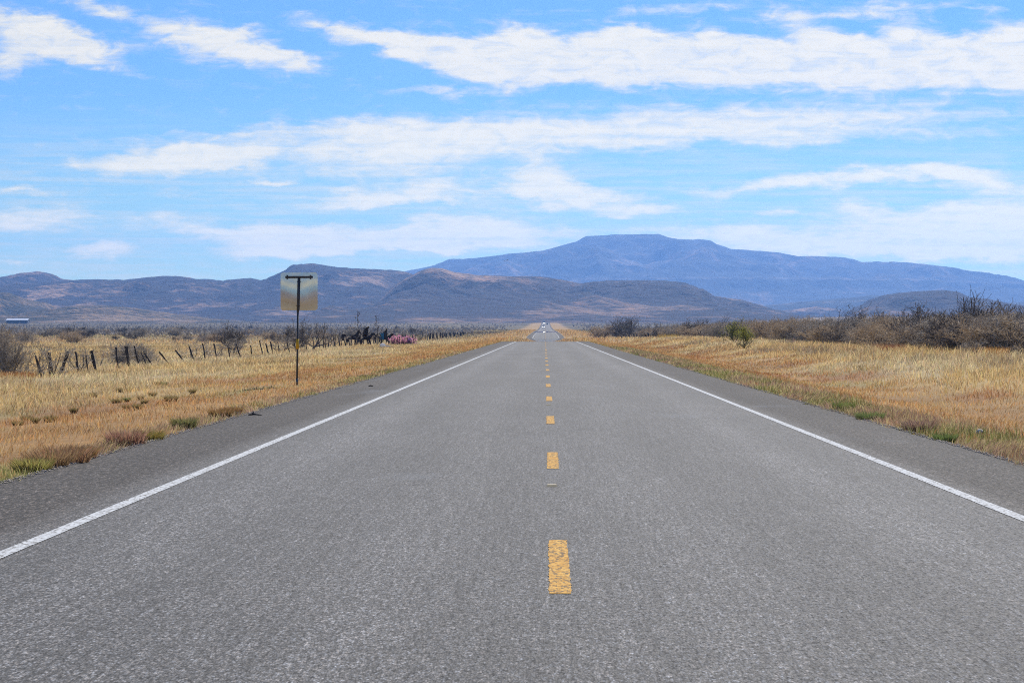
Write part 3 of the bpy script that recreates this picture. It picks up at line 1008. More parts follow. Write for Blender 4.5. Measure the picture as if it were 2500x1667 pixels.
blades('far_grass', 'pale dry grass far out on the left plain', 110000, -1, 340, 1500, 5.6, 380, far_h, 0.03, tone_rand, power=-0.3, seed=5, clump=0.45, wpx=0.6)
blades('far_grass', 'pale dry grass far out on the right plain', 110000, 1, 340, 1500, 5.6, 380, far_h, 0.03, tone_rand, power=-0.3, seed=6, clump=0.45, wpx=0.6)


# clumps at the pavement edge that stand out one by one
def grass_clump(x, y, r, h, col, label, n=900, seed=0):
    rg = np.random.default_rng(seed)
    a = rg.random(n) * 2 * math.pi; q = np.sqrt(rg.random(n)) * r
    bx, by = np.cos(a) * q, np.sin(a) * q * 1.2
    hh = h * rg.uniform(0.5, 1.1, n)
    lean = q / r * 0.55 + 0.1
    lx, ly = np.cos(a) * lean + rg.normal(0, .15, n), np.sin(a) * lean + rg.normal(0, .15, n)
    base = np.stack([bx, by, np.full(n, -0.02)], -1)
    w = rg.uniform(0.004, 0.009, n)
    an = rg.random(n) * 6.28
    wd = np.stack([np.cos(an), np.sin(an), 0 * an], -1) * (w / 2)[:, None]
    mid = base + np.stack([lx * hh * .35, ly * hh * .35, hh * .6], -1)
    tip = base + np.stack([lx * hh, ly * hh, hh], -1)
    V = np.stack([base - wd, base + wd, mid + wd, mid - wd, tip], 1).reshape(-1, 3)
    i = np.arange(n) * 5
    C = np.array(col)[None, :] * rg.uniform(0.55, 1.4, n)[:, None] * (1 + rg.normal(0, .08, (n, 3)))
    me = mesh_arrays('grass_clump', V, [np.stack([i, i + 1, i + 2, i + 3], -1), np.stack([i + 3, i + 2, i + 4], -1)], [M['blade']], False, np.repeat(np.clip(C, .01, .8), 5, axis=0))
    o = link('grass_clump', me, loc=(x, y, float(ground_z(x, y))))
    tag(o, label, 'grass clump')


def at_ground(px, py, zg=0.0):
    D = (CAM_Z - zg) / ((py - 804) / F_PX)
    return (px - 1332) / F_PX * D, D


for k, (px, py, r, h, col, lab) in enumerate([
        (118, 1137, .20, .22, (.30, .19, .10), 'dark reddish grass clump at left pavement edge, leftmost of the two beside the shoulder'),
        (160, 1128, .24, .24, (.31, .19, .105), 'large dark red grass clump at left pavement edge'),
        (200, 1118, .15, .19, (.29, .16, .07), 'small rust grass clump right of the large dark red clump'),
        (78, 1146, .18, .17, (.33, .28, .09), 'yellow green grass clump near the left frame edge'),
        (308, 1083, .23, .24, (.34, .19, .13), 'pinkish red grass clump further along the left shoulder'),
        (371, 1072, .17, .17, (.27, .21, .06), 'olive grass clump right of the pinkish red clump'),
        (449, 1044, .15, .20, (.19, .18, .07), 'dark green weed clump at the left pavement edge'),
        (538, 1017, .17, .18, (.25, .15, .06), 'brown grass clump near the black tyre scrap'),
        (566, 1009, .15, .16, (.27, .15, .06), 'rust grass clump just left of the black tyre scrap'),
        (2098, 1023, .20, .20, (.16, .20, .07), 'bright green weed clump at the right pavement edge'),
        (2308, 1073, .13, .15, (.15, .19, .065), 'small bright green weed at the right pavement edge'),
        (2246, 1050, .22, .23, (.26, .17, .13), 'brown pink weed clump at the right pavement edge'),
        (2060, 998, .16, .2, (.15, .20, .05), 'yellowish green weed clump furthest along the right pavement edge')]):
    x, y = at_ground(px, py)
    if abs(x) < 5.42:
        x = math.copysign(5.42, x)
    grass_clump(x, y, r, h, col, lab, seed=200 + k)


TUFT_SPOTS = [(294, 955), (318, 952), (226, 962), (228, 968), (343, 975), (352, 988), (310, 981), (413, 983), (425, 985), (308, 999), (245, 939), (385, 940), (400, 942), (470, 958),
              (284, 984), (180, 1010), (86, 1038), (44, 1042), (122, 1036), (64, 1022), (372, 968), (336, 1004)]
for k, (px, py) in enumerate(TUFT_SPOTS):
    x, y = at_ground(px, py, -0.3)
    x, y = at_ground(px, py, float(ground_z(x, y)))
    g_ = k in (6, 12)
    grass_clump(x, y, random.uniform(.05, .11), random.uniform(.10, .17), (.19, .21, .08) if g_ else (.27, .20, .085),
                'small green tuft in the straw coloured left verge' if g_ else 'small dark brown tuft in the straw coloured left verge', n=420, seed=600 + k)
    bpy.data.objects[COL.objects[-1].name]['group'] = 'green tufts in the left verge' if g_ else 'dark tufts in the left verge'


def gravel_edge(side, label, seed):
    rg = np.random.default_rng(seed)
    n = 6500
    y = 20 + (rg.random(n) ** 1.6) * 90
    x = side * (5.34 + np.abs(rg.normal(0, 0.17, n)) - 0.10)
    z = np.maximum(ground_z(x, y), np.where(np.abs(x) < 5.38, road_z(y), -9))
    s = rg.uniform(0.006, 0.017, n)
    oct_ = np.array([(1, 0, 0), (0, 1, 0), (-1, 0, 0), (0, -1, 0), (0, 0, .7), (0, 0, -.7)], float)
    fc = np.array([(0, 1, 4), (1, 2, 4), (2, 3, 4), (3, 0, 4), (1, 0, 5), (2, 1, 5), (3, 2, 5), (0, 3, 5)])
    V = (np.stack([x, y, z + s * .3], -1)[:, None, :] + oct_[None] * s[:, None, None] * rg.uniform(.6, 1.3, (n, 6, 1))).reshape(-1, 3)
    F = (np.arange(n)[:, None, None] * 6 + fc[None]).reshape(-1, 3)
    tag(link('gravel', mesh_arrays('gravel', V, [F], [M['gravel']])), label, kind='stuff')


gravel_edge(-1, 'loose gravel along the ragged left pavement edge', 8)
gravel_edge(1.003, 'loose gravel along the ragged right pavement edge', 9)


# ------------------------------------------------------------------ shrubs
def grow(seed, stems, height, spread, levels, kids, jitter=0.22, curve=0.25, r0=0.03, up=0.35, first=0.25):
    """list of segments (level, p0, p1, r0, r1) of a leafless shrub"""
    rr = random.Random(seed)
    segs = []
    def rnd():
        return np.array((rr.gauss(0, 1), rr.gauss(0, 1), rr.gauss(0, 1)))
    def branch(p, d, L, r, lev):
        n = 5 if lev == 0 else (4 if lev == 1 else 3)
        pts = [p]
        for i in range(n):
            d = d + rnd() * jitter + np.array((0, 0, up * curve))
            d /= np.linalg.norm(d)
            q = pts[-1] + d * (L / n)
            if q[2] < 0.02: q[2] = 0.02
            segs.append((lev, pts[-1], q, r * (1 - .7 * i / n), r * (1 - .7 * (i + 1) / n)))
            pts.append(q)
        if lev + 1 < levels:
            for k in range(kids[lev]):
                f = first + (1 - first) * rr.random()
                i = min(int(f * n), n - 1)
                b = pts[i] + (pts[i + 1] - pts[i]) * (f * n - i)
                dd = d * 0.55 + rnd() * 0.6
                dd[2] += up * 0.5
                dd /= np.linalg.norm(dd)
                branch(b, dd, L * rr.uniform(.38, .68), r * (1 - .6 * f) * .62, lev + 1)
    for s in range(stems):
        a = 2 * math.pi * (s + rr.random() * .8) / stems
        t = spread * rr.uniform(.35, 1.0)
        d = np.array((math.cos(a) * math.sin(t), math.sin(a) * math.sin(t), math.cos(t)))
        branch(np.array((math.cos(a) * .05, math.sin(a) * .05, -0.05)), d, height * rr.uniform(.75, 1.05), r0 * rr.uniform(.7, 1.2), 0)
    return segs


def segs_mesh(name, segs, mat, rmin):
    n = len(segs)
    p0 = np.array([s[1] for s in segs]); p1 = np.array([s[2] for s in segs])
    a = np.maximum(np.array([s[3] for s in segs]), rmin); b = np.maximum(np.array([s[4] for s in segs]), rmin)
    t = p1 - p0
    t /= np.linalg.norm(t, axis=1, keepdims=True) + 1e-9
    ref = np.where(np.abs(t[:, 2:3]) < .9, np.array([[0, 0, 1.0]]), np.array([[1.0, 0, 0]]))
    u = np.cross(t, ref); u /= np.linalg.norm(u, axis=1, keepdims=True) + 1e-9
    w = np.cross(t, u)
    ring = []
    for p, r_ in ((p0, a), (p1, b)):
        for k in range(3):
            an = 2 * math.pi * k / 3
            ring.append(p + (u * math.cos(an) + w * math.sin(an)) * r_[:, None])
    V = np.stack(ring, 1).reshape(-1, 3)
    i = np.arange(n) * 6
    F = np.concatenate([np.stack([i + k, i + (k + 1) % 3, i + 3 + (k + 1) % 3, i + 3 + k], -1) for k in range(3)])
    return mesh_arrays(name, V, [F], [mat])


def shrub_meshes(seed, mat, rmin, **kw):
    segs = grow(seed, **kw)
    tr = [s for s in segs if s[0] == 0]
    cr = [s for s in segs if s[0] > 0]
    return segs_mesh('trunk', tr, M['bark'], 0.012), segs_mesh('crown', cr, mat, rmin)


def merged(tr, cr):
    """one mesh of trunk and crown for copies too small to show parts"""
    import bmesh
    bm = bmesh.new()
    bm.from_mesh(tr); nf = len(bm.faces)
    bm.from_mesh(cr)
    bm.faces.ensure_lookup_table()
    for i, f in enumerate(bm.faces):
        f.material_index = 0 if i < nf else 1
    me = bpy.data.meshes.new('shrub')
    bm.to_mesh(me); bm.free()
    me.materials.append(tr.materials[0]); me.materials.append(cr.materials[0])
    return me


DENSE = [shrub_meshes(300 + k, M['twig_brown' if k % 2 else 'twig'], 0.0052, stems=13, height=1.1, spread=1.1, levels=4, kids=(7, 6, 5), up=.28, r0=.02) for k in range(4)]
TALL = [shrub_meshes(340 + k, M['twig_dark'], 0.007, stems=9, height=1.2, spread=.9, levels=4, kids=(7, 5, 3), up=.4, r0=.026) for k in range(3)]
OPEN = [shrub_meshes(370 + k, M['twig'], 0.005, stems=5, height=1.0, spread=1.0, levels=4, kids=(5, 4, 3), up=.35, r0=.028) for k in range(3)]
FAN = [shrub_meshes(390 + k, M['twig_dark'], 0.007, stems=16, height=1.25, spread=.85, levels=3, kids=(8, 5), jitter=.10, up=.3, curve=.35, r0=.024, first=.35) for k in range(2)]
ALLM = DENSE + TALL + OPEN
FARM = [merged(*m) for m in DENSE + TALL]


def shrub(meshes, x, y, sx, sz, label, group=None, name='bare_shrub', rz=None, cat='shrub'):
    o = empty(name, (x, y, float(ground_z(x, y)) - 0.03), random.random() * 6.28 if rz is None else rz)
    o.scale = (sx, sx, sz)
    tr = link('trunk', meshes[0], o)
    cr = link('crown', meshes[1], o)
    tag(o, label, cat, group)
    return o


def far_shrub(x, y, sx, sz, label, group, k):
    o = link('bare_shrub', FARM[k % len(FARM)])
    o.location = (x, y, float(ground_z(x, y)) - 0.03)
    o.rotation_euler = (0, 0, random.random() * 6.28)
    o.scale = (sx, sx, sz)
    tag(o, label, 'shrub', group)
    return o


def fence_xy(px, lat):
    D = lat * F_PX / (px - 1332)
    return lat, D


# shrubs along the left fence, each with its own look
def wx(px, D): return (px - 1332) / F_PX * D

shrub(DENSE[0], wx(20, 112), 112, 1.1, 1.75, 'big dense brown shrub at the left frame edge in front of the fence')
shrub(DENSE[1], wx(-22, 115), 115, 1.2, 1.8, 'dense grey shrub cut off by the left frame edge')
shrub(OPEN[2], wx(62, 113), 113, 1.15, 1.1, 'low olive brown shrub spreading right of the big left shrub')
shrub(OPEN[0], wx(122, 114), 114, 1.5, 1.85, 'open grey shrub with crooked limbs among the first leaning fence posts')
shrub(OPEN[1], wx(190, 128), 128, 1.2, 1.35, 'thin reddish twigged shrub around the fourth fence post')
shrub(OPEN[0], wx(240, 139), 139, 1.25, 1.25, 'bare shrub behind the upright fence posts on the left')
shrub(DENSE[0], wx(297, 150), 150, 1.0, 1.1, 'rounded dark grey shrub behind the pair of crossed fence posts')
shrub(DENSE[2], wx(345, 155), 155, 1.05, 1.05, 'rounded dark grey shrub right of the crossed fence posts')
shrub(OPEN[2], wx(470, 172), 172, 1.5, 1.3, 'sparse grey shrub behind the fallen fence stretch')
shrub(OPEN[0], wx(520, 182), 182, 1.7, 1.5, 'sparse grey shrub left of the tall fence posts')
shrub(OPEN[1], wx(572, 208), 208, 1.7, 1.5, 'grey shrub behind the tall fence posts left of the sign')
shrub(TALL[0], wx(570, 240), 240, 1.8, 1.6, 'taller open grey shrub left of the road sign')
shrub(OPEN[1], wx(690, 232), 232, 1.9, 1.5, 'bare shrub directly left of the sign post')
shrub(TALL[1], wx(730, 262), 262, 2.1, 1.8, 'bare twiggy shrub standing behind the sign post')
shrub(OPEN[2], wx(800, 275), 275, 2.2, 1.8, 'grey shrub right of the dead low limbed tree')


def dead_tree():
    D = 247.0
    x = wx(765, D)
    o = empty('dead_tree', (x, D, float(ground_z(x, D)) - .05))
    mb = MB()
    mb.tube([(-.25, 0, 0), (.05, .05, .35), (.3, 0, .62), (.42, .1, .95)], [.13, .11, .09, .07], 7)
    mb.tube([(.15, 0, .45), (.7, -.1, .58), (1.3, 0, .72), (1.8, .1, .95), (2.1, .1, 1.3)], [.08, .065, .05, .035, .02], 6)
    mb.tube([(.3, 0, .62), (.7, .1, 1.0), (1.05, .1, 1.5), (1.2, .2, 2.1)], [.075, .055, .04, .02], 6)
    mb.tube([(.1, .05, .4), (-.5, 0, .7), (-1.1, .1, .72), (-1.7, 0, .95)], [.07, .055, .04, .02], 6)
    mb.tube([(.42, .1, .95), (.25, .15, 1.5), (.3, .1, 2.1), (.15, .1, 2.6)], [.06, .045, .03, .015], 6)
    mb.build('trunk', M['bark'], o)
    segs = []
    rr = random.Random(4)
    for tip in ((2.0, .1, 1.1), (1.2, .2, 1.9), (.3, .1, 2.1), (-1.4, 0, .85), (.9, 0, 1.3), (-.4, 0, .7), (1.5, 0, .8), (.3, .1, 1.4)):
        for s in grow(rr.randint(0, 9999), 3, 1.0, 1.0, 3, (5, 4), up=.3, r0=.02):
            segs.append((1, s[1] + np.array(tip), s[2] + np.array(tip), s[3], s[4]))
    link('crown', segs_mesh('crown', segs, M['twig_dark'], .008), o)
    tag(o, 'dead looking tree with thick low black limbs right of the sign post', 'tree')


dead_tree()

# right side: the thicket along the fence
GR = 'bare brush in the thicket along the right fence'
shrub(FAN[0], wx(2375, 150), 150, 1.8, 1.9, 'tallest bare tree of the right thicket, its crown fanning above the others', name='bare_tree', cat='tree')
shrub(TALL[0], wx(2232, 146), 146, 1.25, 1.55, 'tall black limbed shrub rising left of the tallest bare tree')
shrub(DENSE[2], wx(2295, 138), 138, 1.2, 1.2, 'very dark dense shrub low in the right thicket', )
shrub(TALL[2], wx(2490, 121), 121, 1.15, 1.3, 'dark upright shrub at the right frame edge')
shrub(OPEN[1], wx(2365, 112), 112, .9, .75, 'small dead bush with crossing limbs in the grass before the right thicket')
shrub(FAN[1], wx(1530, 600), 600, 4.2, 3.3, 'large dark bare tree standing right of the far road', name='bare_tree', cat='tree')
shrub(TALL[1], wx(1515, 560), 560, 4.2, 2.2, 'broad dark shrub at the foot of the large bare tree')
shrub(DENSE[1], wx(1470, 640), 640, 4.0, 2.7, 'round dark shrub left of the large bare tree')
rg = random.Random(5)
px = 1575.0
count = 0
while px < 2540:
    for row in range(3):
        lat = 22.9 + row * 4.3 + rg.uniform(-1.2, 1.6)
        q = px + rg.uniform(-8, 8)
        D = lat * F_PX / (q - 1332)
        if D > 700: continue
        sz = rg.uniform(1.35, 1.85) * (1 + .10 * row) * (.84 if D < 200 else .92)
        sx = rg.uniform(1.6, 2.2)
        kind = rg.random()
        if D < 330:
            m = (DENSE + DENSE + DENSE + TALL)[rg.randrange(15)]
            shrub(m, lat, D, sx, sz, 'bare grey brown shrub crowded into the thicket along the right fence', GR)
        else:
            far_shrub(lat, D, sx * 1.3, sz * 1.1, 'bare grey brown shrub crowded into the thicket along the right fence', GR, rg.randrange(7))
        count += 1
    px += max(13.0, (px - 1332) ** 2 / (24.5 * F_PX) * 1.75)

# scattered brush on both plains
GS = 'scattered bare shrubs on the plain'
n = 0
while n < 105:
    D = 330 * (1700 / 330) ** rg.random()
    u = rg.uniform(-.255, .0)
    x = u * D
    if x > -27 - 0.01 * D: continue
    if 285 < D < 420 and x > -40: continue
    if rg.random() > 0.35 + 1.1 * float(fbm(np.array([x / 45]), np.array([D / 60]), 3, 17)[0]) ** 1.2: continue
    s = rg.uniform(.8, 1.5) * (0.9 if D < 500 else 1.3)
    far_shrub(x, D, s * 1.35, s, 'small bare grey shrub scattered on the left plain beyond the fence', GS + ' left of the road', rg.randrange(7))
    n += 1
n = 0
while n < 36:
    D = 330 * (1500 / 330) ** rg.random()
    u = rg.uniform(.012, .22)
    x = u * D
    if x < 34: continue
    s = rg.uniform(1.2, 2.0)
    far_shrub(x, D, s * 1.4, s, 'bare grey shrub on the right plain behind the thicket', GS + ' right of the road', rg.randrange(7))
    n += 1


def distant_scrub(side, label, seed, N):
    """brush beyond counting, far out on the plain"""
    rg_ = np.random.default_rng(seed)
    D = 700 * (3000 / 700) ** rg_.random(N)
    u = rg_.uniform(0.004, .26, N)
    x = side * u * D
    dens = fbm(x / 120.0, D / 50.0, 4, 63)
    ok = (np.abs(x) > 26 + rg_.random(N) * 8) & (rg_.random(N) < np.clip((dens - .36) * 5, .06, 1))
    x, D = x[ok], D[ok]
    n = len(x)
    z = ground_z(x, D)
    s = rg_.uniform(.8, 1.8, n)
    K = 26
    a = rg_.random((n, K)) * 6.283; t = np.arccos(rg_.uniform(.1, 1, (n, K)))
    L = rg_.uniform(.6, 1.1, (n, K)) * s[:, None]
    dx, dy, dz = np.cos(a) * np.sin(t) * 1.5, np.sin(a) * np.sin(t) * 1.5, np.cos(t) + .25
    tip = np.stack([x[:, None] + dx * L, D[:, None] + dy * L, z[:, None] + dz * L], -1)
    base = np.stack([x[:, None] + dx * L * .15, D[:, None] + dy * L * .15, np.repeat(z[:, None], K, 1)], -1)
    w = (s[:, None, None] * .13) * np.stack([-np.sin(a), np.cos(a), 0 * a], -1)
    V = np.stack([base - w, base + w, tip], 2).reshape(-1, 3)
    F = np.arange(len(V)).reshape(-1, 3)
    tag(link('distant_scrub', mesh_arrays('distant_scrub', V, [F], [M['twig']])), label, kind='stuff')


distant_scrub(-1, 'far grey brush dotted in bands over the left plain', 51, 6500)
distant_scrub(1, 'far grey brush covering the right plain', 52, 8000)


def leafy_bush(px, D, label, seed, n_leaf, sx, sz, lo):
    x = wx(px, D)
    o = empty('leafy_bush', (x, D, float(ground_z(x, D)) - .02))
    segs = grow(seed, 10, .95, .72, 3, (4, 3), up=.42, r0=.026)
    link('trunk', segs_mesh('trunk', segs, M['stem'], .010), o)
    tips = np.array([s[2] for s in segs if s[2][2] > lo])
    rg_ = np.random.default_rng(seed)
    c = tips[rg_.integers(0, len(tips), n_leaf)] + rg_.normal(0, .12, (n_leaf, 3))
    d = rg_.normal(0, 1, (n_leaf, 3)); d /= np.linalg.norm(d, axis=1, keepdims=True)
    e = np.cross(d, rg_.normal(0, 1, (n_leaf, 3))); e /= np.linalg.norm(e, axis=1, keepdims=True)
    V = np.stack([c - d * .035, c + e * .014, c + d * .035, c - e * .014], 1).reshape(-1, 3)
    link('crown', mesh_arrays('crown', V, [np.arange(n_leaf * 4).reshape(-1, 4)], [M['leaf']]), o)
    o.scale = (sx, sx, sz)
    tag(o, label, 'bush')


leafy_bush(1818, 172.0, 'yellow green leafy bush on bare legs in front of the right thicket', 77, 1500, 1.0, 1.22, .62)
leafy_bush(1795, 215.0, 'darker olive bush just behind and left of the yellow green bush', 78, 1300, 1.5, 1.7, .4)


def rust_tuft(px, D, r, h, label, col, seed):
    x = wx(px, D)
    grass_clump(x, D, r, h, col, label, n=1400, seed=seed)


rust_tuft(2168, 133, .7, .5, 'dark rust red brush tuft at the foot of the right thicket', (.26, .10, .05), 401)
rust_tuft(2430, 112, .55, .5, 'bright orange brown grass tuft before the right thicket', (.42, .21, .06), 402)
rust_tuft(2398, 114, .5, .45, 'orange grass tuft left of the brightest one on the right', (.40, .22, .08), 403)
rust_tuft(1630, 330, 1.3, .8, 'mustard yellow bush at the foot of the far right fence', (.40, .26, .05), 404)
rust_tuft(36, 108, .9, .35, 'orange brown weeds at the foot of the big left shrub', (.34, .16, .06), 405)


# ------------------------------------------------------------------ fences
def post_mesh(top, base, r, seed):
    rr = random.Random(seed)
    mb = MB()
    pts = []
    for k in range(5):
        f = k / 4
        p = [base[i] * (1 - f) + top[i] * f for i in range(3)]
        if 0 < k < 4:
            p[0] += rr.uniform(-.02, .02); p[1] += rr.uniform(-.02, .02)
        pts.append(p)
    mb.tube(pts, [r * rr.uniform(.85, 1.12) for _ in range(5)], 6)
    return mb.mesh('post', M['post_wood'])


def wires(anchor, parent, heights, name='wire'):
    mb = MB()
    for h in heights:
        for a, b in zip(anchor[:-1], anchor[1:]):
            p = [a[0][i] + (a[1][i] - a[0][i]) * h for i in range(3)]
            q = [b[0][i] + (b[1][i] - b[0][i]) * h for i in range(3)]
            m = [(p[i] + q[i]) / 2 for i in range(3)]
            m[2] -= .03
            mb.tube([p, m, q], .005, 3, cap=False)
    mb.build(name, M['wire'], parent)


def left_fence():
    fo = empty('wire_fence', (-24, 110, -.8))
    raw = [  # top and foot of each post as bearings in the photograph, for posts along the fence line
        ((290, 765), (345, 945)), ((405, 738), (432, 930)), ((560, 755), (488, 945)), ((618, 735), (652, 912)), ((705, 750), (722, 897)), ((748, 715), (795, 892)),
        ((950, 720), (968, 892)), ((1027, 703), (1058, 880)), ((1043, 703), (1064, 880)), ((1100, 685), (1148, 862)), ((1155, 745), (1215, 858)), ((1185, 758), (1265, 860)),
        ((1305, 745), (1408, 850)), ((1437, 758), (1525, 838)), ((1550, 700), (1600, 820)), ((1662, 655), (1690, 800)), ((1755, 665), (1780, 790)), ((1868, 670), (1886, 787)),
        ((1938, 668), (1978, 785)), ((2055, 688), (2068, 782)), ((2130, 645), (2158, 772)), ((2180, 670), (2207, 765)), ((2218, 645), (2242, 750))]
    raw = [((a[0] / 3.36, 640 + a[1] / 3.36), (b[0] / 3.36, 640 + b[1] / 3.36)) for a, b in raw]
    raw2 = [((45, 1115), (90, 1255)), ((105, 1080), (140, 1240)), ((205, 1115), (215, 1195)), ((310, 1090), (345, 1230)), ((405, 1060), (412, 1180)), ((545, 1080), (560, 1190)), ((640, 1080), (650, 1190))]
    raw += [((640 + a[0] / 5.113, 620 + a[1] / 5.113), (640 + b[0] / 5.113, 620 + b[1] / 5.113)) for a, b in raw2]
    anchors = []
    k = 0
    for tpx, bpx in raw:
        D = -24.0 * F_PX / (bpx[0] - 1332)
        x = -24.0
        zg = float(ground_z(x, D))
        dz = (bpx[1] - tpx[1]) / F_PX * D
        dz = min(max(dz, .75), 1.5)
        dx = (tpx[0] - bpx[0]) / F_PX * D
        base = (x, D, zg - .15); top = (x + dx, D + random.uniform(-.08, .08), zg + dz)
        r = .055 if k not in (1, 2, 5) else .085
        if k in (4, 10): r = .035
        o = link('post', post_mesh(top, base, r, 500 + k), fo)
        o.matrix_parent_inverse = fo.matrix_basis.inverted()
        if dx > .3: o['label'] = 'post leaning to the right'
        elif dx < -.45: o['label'] = 'post leaning far to the left'
        anchors.append((base, top))
        k += 1
    D = anchors[-1][0][1] + 3.0
    far = []
    while D < 720:
        x = -24.0 + random.uniform(-.25, .25)
        zg = float(ground_z(x, D))
        ln = random.gauss(-.12, .12)
        far.append(((x, D, zg - .15), (x + ln, D + random.uniform(-.1, .1), zg + random.uniform(1.15, 1.5))))
        D += random.uniform(2.3, 3.9) if D < 400 else random.uniform(4, 6)
    for j, (b, t_) in enumerate(far):
        if k < 98:
            o = link('post', post_mesh(t_, b, .06, 700 + j), fo)
            o.matrix_parent_inverse = fo.matrix_basis.inverted()
            anchors.append((b, t_))
            k += 1
    mb = MB()
    for b, t_ in far[98 - len(raw):]:
        mb.tube([b, t_], .08, 5)
    o = tag(mb.build('distant_posts', M['post_wood'], fo), kind='stuff')
    o.matrix_parent_inverse = fo.matrix_basis.inverted()
    wires(sorted(anchors, key=lambda q: q[0][1]), fo, (.35, .62, .88))
    fo.children[-1].matrix_parent_inverse = fo.matrix_basis.inverted()
    tag(fo, 'sagging wire fence with crooked dark wooden posts along the left verge', 'fence')


def right_fence():
    fo = empty('wire_fence', (23, 140, 0))
    anchors = []
    D = 118.0
    k = 0
    while D < 640 and k < 98:
        x = 22.6 + random.uniform(-.2, .2)
        zg = float(ground_z(x, D))
        b = (x, D, zg - .15)
        t_ = (x + random.gauss(-.32, .14) * (1 if D > 250 else .3), D + random.uniform(-.1, .1), zg + random.uniform(1.15, 1.45))
        o = link('post', post_mesh(t_, b, .045 if D < 290 else .075, 900 + k), fo)
        o.matrix_parent_inverse = fo.matrix_basis.inverted()
        anchors.append((b, t_))
        D += random.uniform(13, 19) if D < 290 else random.uniform(4.2, 6.2)
        k += 1
    wires(anchors, fo, (.35, .62, .88))
    fo.children[-1].matrix_parent_inverse = fo.matrix_basis.inverted()
    # timber brace at the far end
    mb = MB()
    D = 478.0
    zg = float(ground_z(22.6, D))
    mb.tube([(22.2, D, zg), (22.2, D, zg + 1.75)], .12, 6)
    mb.tube([(23.9, D, zg), (23.9, D, zg + 1.75)], .12, 6)
    mb.tube([(21.4, D, zg + 1.45), (24.2, D, zg + 1.5)], .09, 6)
    mb.tube([(22.2, D, zg + .2), (23.9, D, zg + 1.4)], .06, 6)
    o = mb.build('corner_brace', simple_mat('grey_timber', (.20, .16, .12), (.30, .24, .18), 3.0, .9), fo)
    o.matrix_parent_inverse = fo.matrix_basis.inverted()
    tag(fo, 'wire fence of dark left leaning posts in front of the right thicket', 'fence')


bpy.context.view_layer.update()
left_fence()
right_fence()


